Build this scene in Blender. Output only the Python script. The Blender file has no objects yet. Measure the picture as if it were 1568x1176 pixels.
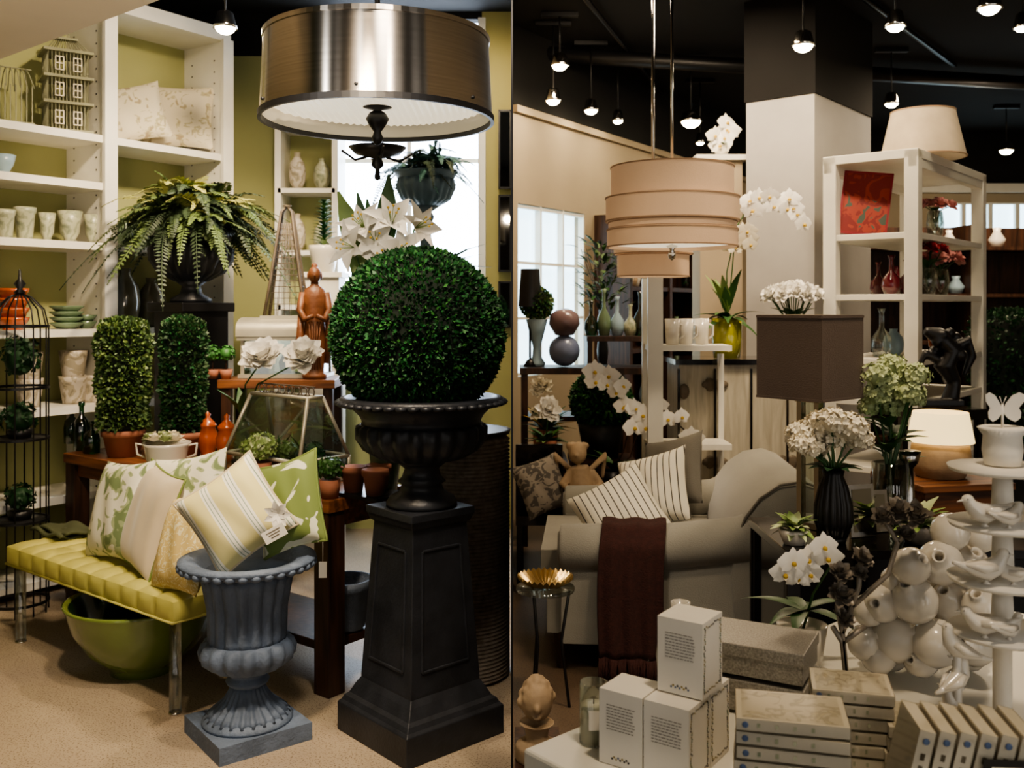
import bpy, math, random
from mathutils import Vector, Matrix, Euler
R=random.Random(7)
pi=math.pi
V=Vector
H=1.5
# survey helpers: convert a bearing measured in the photo + a real distance to metres
def X(u,d): return (u-784)/1470*d
def Z(v,d): return H-(v-470.4)/1470*d
def online(O,e,n,s,u):
    k=(u-784)/1470; ox=O[0]+s*n[0]; oy=O[1]+s*n[1]
    t=(k*oy-ox)/(e[0]-k*e[1])
    return (ox+t*e[0],oy+t*e[1])
def hx(h,a=1):
    h=h.lstrip('#'); c=[int(h[i:i+2],16)/255 for i in (0,2,4)]
    return tuple((x/12.92 if x<.04045 else ((x+.055)/1.055)**2.4) for x in c)+(a,)
# ---------------- materials
def newmat(name):
    m=bpy.data.materials.new(name); m.use_nodes=True
    nt=m.node_tree; b=nt.nodes['Principled BSDF']
    return m,nt,b
def mat(name,col,rough=.5,metal=0,var=.15,scale=6,bump=0,bscale=60,emit=0,ecol=None,trans=0,coat=0,sheen=0,stretch=None,aniso=0):
    m,nt,b=newmat(name); N=nt.nodes.new; L=nt.links.new
    c=hx(col)
    tc=N('ShaderNodeTexCoord'); mp=N('ShaderNodeMapping'); L(tc.outputs['Object'],mp.inputs[0])
    if stretch: mp.inputs['Scale'].default_value=stretch
    n=N('ShaderNodeTexNoise'); n.inputs['Scale'].default_value=scale; n.inputs['Detail'].default_value=4
    L(mp.outputs[0],n.inputs['Vector'])
    r=N('ShaderNodeValToRGB'); e=r.color_ramp.elements
    e[0].position=.3; e[1].position=.7
    e[0].color=tuple(x*(1-var) for x in c[:3])+(1,); e[1].color=tuple(min(1,x*(1+var)) for x in c[:3])+(1,)
    L(n.outputs['Fac'],r.inputs[0]); L(r.outputs[0],b.inputs['Base Color'])
    b.inputs['Roughness'].default_value=rough; b.inputs['Metallic'].default_value=metal
    if trans: b.inputs['Transmission Weight'].default_value=trans
    if coat: b.inputs['Coat Weight'].default_value=coat; b.inputs['Coat Roughness'].default_value=.08
    if sheen: b.inputs['Sheen Weight'].default_value=sheen
    if emit:
        b.inputs['Emission Color'].default_value=hx(ecol or col); b.inputs['Emission Strength'].default_value=emit
    if aniso:
        b.inputs['Anisotropic'].default_value=aniso; b.inputs['Anisotropic Rotation'].default_value=.25
        t=N('ShaderNodeTangent'); t.direction_type='RADIAL'; t.axis='Z'; L(t.outputs[0],b.inputs['Tangent'])
    if bump:
        n2=N('ShaderNodeTexNoise'); n2.inputs['Scale'].default_value=bscale; n2.inputs['Detail'].default_value=5
        L(mp.outputs[0],n2.inputs['Vector'])
        bp=N('ShaderNodeBump'); bp.inputs['Strength'].default_value=bump; bp.inputs['Distance'].default_value=.01
        L(n2.outputs['Fac'],bp.inputs['Height']); L(bp.outputs[0],b.inputs['Normal'])
    return m
def mat_glass(name,col='#ffffff',op=.12,rough=.03):
    m,nt,b=newmat(name); nt.nodes.remove(b); N=nt.nodes.new; L=nt.links.new
    o=nt.nodes['Material Output']; t=N('ShaderNodeBsdfTransparent'); t.inputs[0].default_value=hx(col)
    g=N('ShaderNodeBsdfGlossy'); g.inputs['Roughness'].default_value=rough
    f=N('ShaderNodeLayerWeight'); f.inputs[0].default_value=.35
    ad=N('ShaderNodeMath'); ad.operation='MULTIPLY_ADD'; ad.inputs[1].default_value=.6; ad.inputs[2].default_value=op; ad.use_clamp=True
    L(f.outputs['Fresnel'],ad.inputs[0])
    mx=N('ShaderNodeMixShader'); L(ad.outputs[0],mx.inputs[0]); L(t.outputs[0],mx.inputs[1]); L(g.outputs[0],mx.inputs[2]); L(mx.outputs[0],o.inputs[0])
    return m
def mat_stripe(name,cols,scale,axis='X',rough=.8,bump=.15):
    m,nt,b=newmat(name); N=nt.nodes.new; L=nt.links.new
    tc=N('ShaderNodeTexCoord'); sp=N('ShaderNodeSeparateXYZ'); L(tc.outputs['Object'],sp.inputs[0])
    mu=N('ShaderNodeMath'); mu.operation='MULTIPLY'; mu.inputs[1].default_value=scale; L(sp.outputs[axis],mu.inputs[0])
    ad=N('ShaderNodeMath'); ad.operation='ADD'; ad.inputs[1].default_value=50; L(mu.outputs[0],ad.inputs[0])
    fr=N('ShaderNodeMath'); fr.operation='FRACT'; L(ad.outputs[0],fr.inputs[0])
    r=N('ShaderNodeValToRGB'); r.color_ramp.interpolation='CONSTANT'
    e=r.color_ramp.elements
    e[0].position=cols[0][0]; e[0].color=hx(cols[0][1]); e[1].position=cols[1][0]; e[1].color=hx(cols[1][1])
    for p,c in cols[2:]:
        k=e.new(p); k.color=hx(c)
    L(fr.outputs[0],r.inputs[0]); L(r.outputs[0],b.inputs['Base Color']); b.inputs['Roughness'].default_value=rough
    return m
def mat_pattern(name,base,c1,c2,scale=9,t1=.55,t2=.66,rough=.8,dist=1.5):
    m,nt,b=newmat(name); N=nt.nodes.new; L=nt.links.new
    tc=N('ShaderNodeTexCoord')
    n=N('ShaderNodeTexNoise'); n.inputs['Scale'].default_value=scale; n.inputs['Detail'].default_value=1.5; n.inputs['Distortion'].default_value=dist
    L(tc.outputs['Object'],n.inputs['Vector'])
    r=N('ShaderNodeValToRGB'); r.color_ramp.interpolation='EASE'; e=r.color_ramp.elements
    e[0].position=t1-.02; e[0].color=hx(base); e[1].position=t1; e[1].color=hx(c1)
    k=e.new(t2-.02); k.color=hx(c1); k=e.new(t2); k.color=hx(c2)
    L(n.outputs['Fac'],r.inputs[0]); L(r.outputs[0],b.inputs['Base Color']); b.inputs['Roughness'].default_value=rough
    return m
def mat_wood(name,c1,c2,scale=3,rough=.45,axis=(1,12,12)):
    m,nt,b=newmat(name); N=nt.nodes.new; L=nt.links.new
    tc=N('ShaderNodeTexCoord'); mp=N('ShaderNodeMapping'); mp.inputs['Scale'].default_value=axis; L(tc.outputs['Object'],mp.inputs[0])
    n=N('ShaderNodeTexNoise'); n.inputs['Scale'].default_value=scale; n.inputs['Detail'].default_value=8; n.inputs['Distortion'].default_value=.6
    L(mp.outputs[0],n.inputs['Vector'])
    r=N('ShaderNodeValToRGB'); e=r.color_ramp.elements; e[0].position=.35; e[1].position=.68; e[0].color=hx(c1); e[1].color=hx(c2)
    L(n.outputs['Fac'],r.inputs[0]); L(r.outputs[0],b.inputs['Base Color']); b.inputs['Roughness'].default_value=rough
    bp=N('ShaderNodeBump'); bp.inputs['Strength'].default_value=.2; bp.inputs['Distance'].default_value=.004
    L(n.outputs['Fac'],bp.inputs['Height']); L(bp.outputs[0],b.inputs['Normal'])
    return m
def mat_floor(name,c1,c2,spk,rough):
    m,nt,b=newmat(name); N=nt.nodes.new; L=nt.links.new
    tc=N('ShaderNodeTexCoord')
    n=N('ShaderNodeTexNoise'); n.inputs['Scale'].default_value=2.2; n.inputs['Detail'].default_value=6; L(tc.outputs['Object'],n.inputs['Vector'])
    r=N('ShaderNodeValToRGB'); e=r.color_ramp.elements; e[0].position=.3; e[1].position=.7; e[0].color=hx(c1); e[1].color=hx(c2); L(n.outputs['Fac'],r.inputs[0])
    n2=N('ShaderNodeTexNoise'); n2.inputs['Scale'].default_value=160; n2.inputs['Detail'].default_value=2; L(tc.outputs['Object'],n2.inputs['Vector'])
    r2=N('ShaderNodeValToRGB'); e=r2.color_ramp.elements; e[0].position=.36; e[1].position=.44; L(n2.outputs['Fac'],r2.inputs[0])
    mx=N('ShaderNodeMixRGB'); L(r2.outputs[0],mx.inputs[0]); mx.inputs[1].default_value=hx(spk); L(r.outputs[0],mx.inputs[2]); L(mx.outputs[0],b.inputs['Base Color'])
    b.inputs['Roughness'].default_value=rough
    return m

WHITE=mat('white_paint','#dedbd0',.4,var=.04)
COLW=mat('column_paint','#a3a09c',.7,var=.04)
CREAMW=mat('cream_wall','#9a8c76',.8,var=.08,scale=2)
BULKW=mat('bulkhead_paint','#d2c3a8',.8,var=.05,scale=2)
GREEN=mat('olive_green_wall','#9fa070',.8,var=.06,scale=2)
YGREEN=mat('lime_wall','#a8a168',.8,var=.06,scale=2)
BLACKC=mat('black_ceiling','#0c0a09',.9,var=.2)
FLOORL=mat_floor('terrazzo','#9c8d7c','#b0a189','#6d5d4b',.45)
FLOORR=mat_floor('brown_floor','#5a4c40','#746351','#40352c',.4)
DARK=mat('blackened_iron','#282a2f',.42,var=.3,scale=12,bump=.15,bscale=90)
BLK=mat('black_metal','#151517',.4,var=.2)
BLUEGR=mat('blue_grey_stone','#626e80',.65,var=.22,scale=10,bump=.4,bscale=70)
BRUSH=mat('brushed_nickel','#b9b1a6',.22,metal=1,var=.10,scale=4,stretch=(1,1,40),aniso=.9)
CHROME=mat('chrome','#c9c6c0',.15,metal=1,var=.05)
DIFF=mat('ribbed_diffuser','#d8d4c8',.5,var=.05,emit=.7,ecol='#eee0c4')
BOX1=mat('boxwood_dark','#143a1c',.6,var=.3,scale=20)
BOX2=mat('boxwood_mid','#20572a',.55,var=.3,scale=20)
BOX3=mat('boxwood_light','#396e33',.55,var=.3,scale=20)
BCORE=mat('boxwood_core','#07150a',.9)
YBOX1=mat('ybox_dark','#2c4424',.6); YBOX2=mat('ybox_mid','#4a6435',.55); YBOX3=mat('ybox_light','#6f8449',.55)
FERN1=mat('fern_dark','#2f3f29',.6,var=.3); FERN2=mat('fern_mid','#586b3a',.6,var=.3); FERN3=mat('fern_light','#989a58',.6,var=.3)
LEAF=mat('leaf_green','#34592a',.4,var=.3); LEAFL=mat('leaf_light','#768f50',.45,var=.3); LEAFB=mat('leaf_bluegreen','#3a6058',.5)
PETAL=mat('white_petal','#f1eee6',.6,var=.03); PETALC=mat('cream_petal','#e0d8c4',.6,var=.06); PETALG=mat('green_petal','#aab588',.6,var=.1)
YEL=mat('stamen_yellow','#cfae48',.6); PINK=mat('pink_petal','#cf908a',.6); REDF=mat('red_petal','#8f2430',.5)
SEAT=mat('citron_leather','#bdb76a',.42,var=.06,bump=.1,bscale=40)
ACR=mat_glass('acrylic','#eef3f0',.14,.05)
GLASS=mat_glass('clear_glass','#eef5f2',.10)
GGLASS=mat_glass('green_glass','#3f8a63',.12)
BOWLG=mat('green_glaze','#6d7d40',.15,var=.1,coat=.8)
BOWLI=mat('dark_green_glaze','#243d20',.15,var=.2,coat=.8)
WOODO=mat_wood('orange_wood','#4d3020','#8a5734')
WOODD=mat_wood('dark_wood','#24160f','#492f21',axis=(12,12,1))
TERRA=mat('terracotta','#94604a',.8,var=.15)
ORGL=mat('orange_glaze','#a9542c',.2,var=.15,coat=.6)
MARB=mat_pattern('marbled_pot','#c0b7aa','#a39a86','#8a8270',14,.5,.62,.5)
PALE=mat_pattern('celadon_pot','#a8a991','#90947c','#79806b',16,.5,.62,.35)
GRNC=mat('green_ceramic','#667a60',.25,var=.2,coat=.5)
CAGE=mat('verdigris_wood','#8a8a70',.7,var=.2)
RUST=mat('rusty_iron','#6b6052',.6,metal=.3,var=.25,scale=15)
ZINC=mat('zinc','#b5b0a0',.4,metal=.5,var=.15)
BUDW=mat('carved_orange_wood','#754a30',.45,var=.3,scale=14,bump=.3,bscale=50)
WICK=mat('grey_wicker','#8f857a',.8,var=.3,scale=40)
PSTRIPE=mat_stripe('yellow_stripe',[(0,'#d6cb92'),(.38,'#e6e1d0'),(.46,'#8c9a88'),(.49,'#e6e1d0'),(.60,'#8c9a88'),(.63,'#e6e1d0'),(.72,'#d6cb92')],11)
PBW=mat_stripe('black_stripe_linen',[(0,'#cfc9b8'),(.84,'#3c3934')],34)
PFLOR=mat_pattern('green_floral','#dedac6','#9fa981','#76875f',11,.55,.63)
PGREEN=mat_pattern('green_leaf_print','#76864a','#dcdac2','#dcdac2',7,.57,.7)
PYEL=mat_pattern('yellow_lattice','#cdb67a','#dfd6b0','#cdb67a',26,.5,.56)
PBEI=mat('beige_silk','#c2b397',.5,var=.08,sheen=.4)
PCREAM=mat_pattern('botanical_cream','#d0c7b2','#b4ac8c','#a3947a',18,.60,.68)
PGREY=mat_pattern('grey_damask','#8b8276','#544f49','#544f49',22,.52,.6)
LINEN=mat('grey_linen','#87847a',.9,var=.06,bump=.25,bscale=220,sheen=.3)
LINEND=mat('dark_linen','#66625a',.9,var=.06,bump=.25,bscale=220)
WINE=mat('wine_wool','#351813',.95,var=.25,scale=60,bump=.4,bscale=150)
SHADEB=mat('brown_linen_shade','#5b4e45',.85,var=.06,bump=.2,bscale=200,emit=.04)
SHADEC=mat('beige_linen_shade','#b89f85',.85,var=.05,bump=.15,bscale=200,emit=.2,ecol='#d0a880')
SHADED=mat('beige_trim','#94795f',.85,emit=.08)
SHADEW=mat('cream_shade','#a89b88',.85,emit=.05,ecol='#d8b890')
SHADEG=mat('glowing_shade','#dcc8a0',.8,emit=1.1,ecol='#ffdf9c')
CERW=mat('white_ceramic','#d6d0c4',.18,var=.04,coat=.6)
PAPERW=mat('white_paper','#e2ddd2',.6,var=.04)
PAPERT=mat_pattern('printed_card','#cfcabd','#b6b0a2','#c9c3ae',30,.55,.66,.5)
INK=mat('printed_ink','#6b6250',.7); GOLDINK=mat('gold_print','#8f804a',.5); BLUEINK=mat('blue_print','#4d5f80',.6)
GLIT=mat('silver_glitter_paper','#98948c',.4,metal=.4,var=.35,scale=300)
SILV=mat('antique_silver','#8a8277',.4,metal=.35,var=.3,scale=40)
FILM=mat_glass('cellophane','#f8f6f0',.10,.08)
WAX=mat('candle_wax','#c0b8a5',.4,var=.03)
TAN=mat('tan_clay','#a18a6e',.7,var=.2,scale=12,bump=.2,bscale=50)
GOLD=mat('gold_leaf','#bfa574',.3,metal=.9,var=.1)
WHITEW=mat_wood('whitewashed_wood','#a39b8a','#c2bba9',3,.6,(10,10,1))
LACQ=mat('black_lacquer','#0d0a09',.12,var=.1,coat=.6)
REDB=mat_pattern('red_print','#862a28','#a5402f','#4d5a4e',10,.5,.62,.5)
PURP=mat('plum_ceramic','#745f63',.3,var=.2,coat=.4); BLUV=mat('blue_violet_ceramic','#747e9c',.3,var=.2,coat=.4)
CYAN=mat('blue_vase','#8fa5b0',.3,var=.1)
SIGN=mat('black_card','#15120f',.6)
GYEL=mat('gold_green_glass','#aaa637',.1,var=.2,coat=.8)
SKYP=mat('daylight_pane','#dfeeff',.5,var=0,emit=9,ecol='#d8e8ff')
SKYP2=mat('daylight_pane_soft','#cfe6f5',.5,var=0,emit=2.8,ecol='#c4e2f2')
BULB=mat('bulb','#ffffff',.5,var=0,emit=90,ecol='#ffe9c0')
MIRR=mat('mirror','#b8b8b0',.03,metal=1,var=0)
TAG=mat('tag_paper','#e0dacd',.6)
OLIV=mat('olive_cloth','#484c33',.85,var=.2)
FRONTW=mat('added_pier_paint','#3a322c',.9)

# ---------------- mesh builder
class M:
    def __init__(s): s.v=[];s.f=[];s.m=[];s.sm=[];s.mats=[]
    def add(s,vs,fs,mt,smooth=True,T=None):
        if mt not in s.mats: s.mats.append(mt)
        i=s.mats.index(mt); o=len(s.v)
        if T is not None: vs=[T@V(p) for p in vs]
        s.v+= [tuple(p) for p in vs]
        for f in fs:
            s.f.append(tuple(k+o for k in f)); s.m.append(i); s.sm.append(smooth)
        return s
    def box(s,c,sz,mt,T=None,top=None):
        x,y,z=[k/2 for k in sz]; tx,ty=(top[0]/2,top[1]/2) if top else (x,y)
        vs=[(-x,-y,-z),(x,-y,-z),(x,y,-z),(-x,y,-z),(-tx,-ty,z),(tx,-ty,z),(tx,ty,z),(-tx,ty,z)]
        vs=[(a+c[0],b+c[1],d+c[2]) for a,b,d in vs]
        return s.add(vs,[(0,3,2,1),(4,5,6,7),(0,1,5,4),(1,2,6,5),(2,3,7,6),(3,0,4,7)],mt,False,T)
    def bar(s,a,b,w,mt,T=None):
        return s.tube([a,b],[w,w],mt,4,T=T,smooth=False)
    def lathe(s,prof,mt,n=40,c=(0,0,0),flute=None,T=None,smooth=True,sx=1,sy=1):
        vs=[];fs=[]
        for r,z in prof:
            for j in range(n):
                a=2*pi*j/n; rr=r
                if flute:
                    k,amp,z0,z1=flute
                    if z0<=z<=z1: rr=r*(1+amp*(abs(math.cos(k*a/2))-.6))
                vs.append((c[0]+rr*math.cos(a)*sx,c[1]+rr*math.sin(a)*sy,c[2]+z))
        for i in range(len(prof)-1):
            for j in range(n):
                k=(j+1)%n
                fs.append((i*n+j,i*n+k,(i+1)*n+k,(i+1)*n+j))
        if prof[0][0]>1e-4: fs.append(tuple(reversed(range(n))))
        if prof[-1][0]>1e-4 : fs.append(tuple(range((len(prof)-1)*n,len(prof)*n)))
        return s.add(vs,fs,mt,smooth,T)
    def tube(s,path,rad,mt,n=8,T=None,smooth=True,flat=1):
        path=[V(p) for p in path]
        if not hasattr(rad,'__len__'): rad=[rad]*len(path)
        vs=[];fs=[];up=None
        for i,p in enumerate(path):
            d=(path[min(i+1,len(path)-1)]-path[max(i-1,0)]).normalized()
            if up is None:
                up=V((0,0,1)) if abs(d.z)<.9 else V((1,0,0))
            x=d.cross(up)
            if x.length<1e-5: x=d.cross(V((1,.2,0)))
            x.normalize(); up=x.cross(d).normalized()
            for j in range(n):
                a=2*pi*(j+.5)/n
                vs.append(p+x*math.cos(a)*rad[i]+up*math.sin(a)*rad[i]*flat)
        for i in range(len(path)-1):
            for j in range(n):
                k=(j+1)%n; fs.append((i*n+j,i*n+k,(i+1)*n+k,(i+1)*n+j))
        fs.append(tuple(reversed(range(n)))); fs.append(tuple(range((len(path)-1)*n,len(path)*n)))
        return s.add(vs,fs,mt,smooth,T)
    def ell(s,c,r,mt,n=20,T=None):
        if not hasattr(r,'__len__'): r=(r,r,r)
        k=max(6,n//2)
        prof=[(max(1e-5,math.sin(pi*i/k)),-math.cos(pi*i/k)) for i in range(k+1)]
        TT=Matrix.Translation(V(c))@Matrix.Diagonal(V((r[0],r[1],r[2],1)))
        if T is not None: TT=T@TT
        return s.lathe(prof,mt,n,T=TT)
    def grid(s,fn,nu,nv,mt,smooth=True,T=None):
        vs=[fn(i/nu,j/nv) for i in range(nu+1) for j in range(nv+1)]
        fs=[(i*(nv+1)+j,(i+1)*(nv+1)+j,(i+1)*(nv+1)+j+1,i*(nv+1)+j+1) for i in range(nu) for j in range(nv)]
        return s.add(vs,fs,mt,smooth,T)
    def quad(s,p,d,n,L,W,mt):
        sd=d.cross(n).normalized()
        s.add([p,p+d*L*.5+sd*W/2,p+d*L,p+d*L*.5-sd*W/2],[(0,1,2,3)],mt,False)
    def leaf(s,p,d,n,L,W,mt,bend=.3,seg=4,cup=.15,pw=.8,T=None):
        p=V(p); d=V(d).normalized(); n=V(n); n=(n-d*n.dot(d))
        if n.length<1e-4: n=d.orthogonal()
        n.normalize(); sd=d.cross(n)
        vs=[]
        for i in range(seg+1):
            t=i/seg; w=W*.5*math.sin(pi*min(.97,max(.05,t**pw)))
            c=p+d*L*(t-.25*abs(bend)*t*t)-n*bend*L*t*t
            vs+=[c-sd*w+n*cup*w*2,c,c+sd*w+n*cup*w*2]
        fs=[]
        for i in range(seg):
            a=i*3; fs+=[(a,a+1,a+4,a+3),(a+1,a+2,a+5,a+4)]
        return s.add(vs,fs,mt,True,T)
    def done(s,name,loc=(0,0,0),rz=0,rot=None,bevel=0,remesh=0,sub=0,solid=0):
        me=bpy.data.meshes.new(name); me.from_pydata(s.v,[],s.f)
        for m in s.mats: me.materials.append(m)
        me.polygons.foreach_set('material_index',s.m); me.polygons.foreach_set('use_smooth',s.sm)
        me.update()
        o=bpy.data.objects.new(name,me); bpy.context.scene.collection.objects.link(o)
        o.location=loc; o.rotation_euler=rot if rot else (0,0,rz)
        if solid:
            k=o.modifiers.new('s','SOLIDIFY'); k.thickness=solid; k.offset=0
        if bevel:
            k=o.modifiers.new('b','BEVEL'); k.width=bevel; k.segments=2; k.limit_method='ANGLE'; k.angle_limit=.7
        if remesh:
            k=o.modifiers.new('r','REMESH'); k.mode='VOXEL'; k.voxel_size=remesh; k.use_smooth_shade=True
            k=o.modifiers.new('sm','SMOOTH'); k.iterations=4
        if sub:
            k=o.modifiers.new('ss','SUBSURF'); k.levels=sub; k.render_levels=sub
        return o
def rdir(): 
    while 1:
        v=V((R.uniform(-1,1),R.uniform(-1,1),R.uniform(-1,1)))
        if .05<v.length<1: return v.normalized()
# botanical
def boxball(m,c,r,n,L,mats,zs=1,shape='ball',h=0):
    c=V(c)
    for i in range(n):
        if shape=='ball':
            d=rdir(); p=c+V((d.x*r,d.y*r,d.z*r*zs))*R.uniform(.94,1.0)
        else:
            a=R.uniform(0,2*pi); zz=R.random()
            if R.random()<.22:
                q=r*math.sqrt(R.random()); p=c+V((q*math.cos(a),q*math.sin(a),h*(1.02-.08*(q/r)**3)+R.uniform(-.01,.01))); d=V((0,0,1))
            else:
                rr=r*(1 - .22*max(0,zz-.88)/.12)*(1-.10*(1-zz)**2)*(1+.05*math.sin(zz*17+a*2))*R.uniform(.90,1.05); p=c+V((rr*math.cos(a),rr*math.sin(a),h*zz)); d=V((math.cos(a),math.sin(a),0))
        q=(d+rdir()*.75).normalized(); nn=(rdir()+d*.5).normalized()
        l=L*R.uniform(.7,1.25)
        m.quad(p,q,nn,l,l*.62,R.choice(mats))
def peony(m,c,r,mt,f=V((0,0,1)),layers=5):
    c=V(c); f=f.normalized(); a=f.orthogonal().normalized(); b=f.cross(a)
    m.ell(c+f*r*.15,r*.25,mt,10)
    for k in range(layers):
        el=-.05+1.3*k/max(1,layers-1); n=8-k*4//layers
        for j in range(n):
            th=2*pi*j/n+k*.5+R.uniform(-.25,.25)
            rad=a*math.cos(th)+b*math.sin(th); e=el+R.uniform(-.18,.18)
            d=rad*math.cos(e)+f*math.sin(e)
            m.leaf(c+rad*r*.05,d,f*math.cos(e)-rad*math.sin(e),r*(1.08-.3*k/layers)*R.uniform(.8,1.12),r*.7,mt,bend=-.3+R.uniform(-.15,.2)+.06*k,cup=.3,seg=4,pw=1.2)
def hyd(m,c,r,mt,n=70,zs=.75,s=.3):
    c=V(c); m.ell(c,(r*.8,r*.8,r*.8*zs),mt,12)
    for i in range(n):
        d=rdir()
        if d.z<-.6: continue
        p=c+V((d.x*r,d.y*r,d.z*r*zs))*R.uniform(.82,1.05)
        a=d.orthogonal().normalized(); a.rotate(Matrix.Rotation(R.uniform(0,6),3,d)); b=d.cross(a)
        for q in (a,b,-a,-b): m.quad(p,(q+d*.45).normalized(),d,r*s,r*s*.8,mt)
def orchid(m,c,f,r,mt):
    c=V(c); f=V(f).normalized(); up=V((0,0,1)); sd=f.cross(up).normalized(); up=sd.cross(f)
    for ang,w,l in ((90,.7,.95),(215,.6,.9),(325,.6,.9),(175,1.25,1.05),(5,1.25,1.05)):
        a=math.radians(ang); d=sd*math.cos(a)+up*math.sin(a)
        m.leaf(c,d+f*.12,f,r*l,r*w,mt,bend=.18,cup=-.1,pw=.75 if w<1 else .65)
    m.ell(c+f*r*.12-up*r*.08,r*.16,YEL,8); m.leaf(c,-up+f*.6,f,r*.45,r*.3,PETALC,bend=-.3)
def orchid_stem(m,path,nfl,r,f,mt=PETAL,start=.45,mstem=LEAF):
    path=[V(p) for p in path]; m.tube(path,.004,mstem,6)
    for i in range(nfl):
        t=start+(1-start)*i/max(1,nfl-1); k=t*(len(path)-1); a=int(min(k,len(path)-2)); p=path[a].lerp(path[a+1],k-a)
        off=V((R.uniform(-1,1)*r*.5,-r*.5,(-1)**i*r*.45))
        ff=V(f)+V((R.uniform(-.6,.6),0,R.uniform(-.4,.2)))
        m.tube([p,p+off],.0025,mstem,5); orchid(m,p+off,ff,r*R.uniform(.8,1.05),mt)
def strapleaves(m,c,n,L,W,mt,el0=.4,el1=1.1,bend=.5):
    for i in range(n):
        a=2*pi*i/n+R.uniform(-.3,.3); e=R.uniform(el0,el1); d=V((math.cos(a)*math.cos(e),math.sin(a)*math.cos(e),math.sin(e)))
        m.leaf(c,d,(0,0,1),L*R.uniform(.75,1.1),W,mt,bend=bend,seg=7,cup=.12,pw=.6)
def lily(m,c,f,r,mt=PETAL):
    c=V(c); f=V(f).normalized(); a=f.orthogonal().normalized(); b=f.cross(a)
    for j in range(6):
        th=2*pi*j/6+(.1 if j%2 else 0); rad=a*math.cos(th)+b*math.sin(th)
        m.leaf(c,f*.8+rad*.75,f*.7-rad*.8,r*1.25,r*(.7 if j%2 else .5),mt,bend=.38,seg=7,cup=.2,pw=.75)
    for j in range(5):
        th=j*1.26; rad=a*math.cos(th)+b*math.sin(th); e=c+f*r*.8+rad*r*.2
        m.tube([c,e],.0018,LEAFL,4); m.ell(e,r*.05,YEL,6)
def frond(m,p,az,el,L,droop,mt,W=.11,N=34,lw=.012):
    p=V(p); h=V((math.cos(az),math.sin(az),0)); pts=[]; tw=R.uniform(-.35,.35); sdh=V((-h.y,h.x,0))
    for i in range(N+1):
        t=i/N; pts.append(p+h*L*(math.cos(el)*t+ .22*t*t)+sdh*L*tw*t*t+V((0,0,1))*L*(math.sin(el)*t-droop*t**2.3))
    m.tube(pts[::6]+[pts[-1]],[.0025]*(len(pts[::6])+1),mt,4)
    roll=R.uniform(-.6,.6)
    for i in range(2,N):
        t=i/N; d=(pts[i+1]-pts[i-1]).normalized(); sd=d.cross(V((0,0,1)))
        if sd.length<.01: sd=V((1,0,0))
        sd.normalize(); nn=sd.cross(d)
        w=W*(math.sin(pi*min(1,.15+.85*t)))**.6*(1-.3*t)
        sd2=sd*math.cos(roll)+nn*math.sin(roll)
        for s in (1,-1):
            q=(sd2*s+d*.4-V((0,0,1))*R.uniform(.0,.35)+nn*R.uniform(-.2,.2)).normalized()
            m.quad(pts[i],q,nn,w*R.uniform(.85,1.1),lw,mt)
def fernplant(m,c,n,L,droops=(.5,1.1),W=.11,el=(0,1.3),mats=None,lw=.012,N=34):
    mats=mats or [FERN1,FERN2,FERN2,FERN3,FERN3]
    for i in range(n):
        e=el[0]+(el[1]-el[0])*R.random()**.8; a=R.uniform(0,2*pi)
        mt=R.choice(mats if e>.7 else mats[:2])  # lit top painted in: low fronds take only the darker greens
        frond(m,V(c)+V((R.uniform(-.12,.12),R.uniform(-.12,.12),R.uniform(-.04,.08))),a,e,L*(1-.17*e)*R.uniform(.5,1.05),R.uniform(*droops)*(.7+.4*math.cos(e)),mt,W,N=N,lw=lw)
def pillow(name,loc,w,h,t,mt,rot,piping=None,tip=0):
    m=M(); n=22
    def f(sgn):
        def g(i,j):
            a=2*i-1;b=2*j-1
            x=w/2*a*(1-.09*(1-b*b)*abs(a)); y=h/2*b*(1-.09*(1-a*a)*abs(b))
            z=sgn*t/2*(max(0,(1-a**4))*max(0,(1-b**4)))**.55*(1-.25*(a*a+b*b)/2)
            z+=.004*math.sin(9*a+3*b)*(1-a*a)*(1-b*b)
            return (x,y,z)
        return g
    m.grid(f(1),n,n,mt); m.grid(f(-1),n,n,mt)
    if piping:
        pts=[]
        g=f(0)
        for k in range(n): pts.append(g(k/n,0))
        for k in range(n): pts.append(g(1,k/n))
        for k in range(n): pts.append(g(1-k/n,1))
        for k in range(n+1): pts.append(g(0,1-k/n))
        m.tube(pts,.005,piping,6)
    return m.done(name,loc,rot=rot)
def stand(rx,rz,ry=0):
    return (Matrix.Rotation(rz,3,'Z')@Matrix.Rotation(rx,3,'X')@Matrix.Rotation(ry,3,'Z')).to_euler()

# ================= ROOM SHELL =================
def slab(name,c,sz,mt,rz=0,bevel=0):
    m=M(); m.box((0,0,0),sz,mt); return m.done(name,c,rz,bevel=bevel)
slab('floor',(-1.8,2.9,-.05),(3.6,8.2,.1),FLOORL)
slab('floor.001',(3.3,5.1,-.05),(6.6,12.6,.1),FLOORR)
slab('ceiling',(1.5,5.1,3.55),(10.2,12.6,.1),BLACKC)
m=M(); m.box((0,4.785,1.75),(.005,3.99,3.5),CREAMW); m.box((0,2.785,1.75),(.006,.01,3.5),BLK); m.done('added_partition')  # divider added between the halves, cream so its faces bounce light
slab('wall_left',(-3.55,2.9,1.75),(.1,8.2,3.5),GREEN)
slab('wall_right',(6.55,5.1,1.75),(.1,12.6,3.5),CREAMW)
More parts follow.
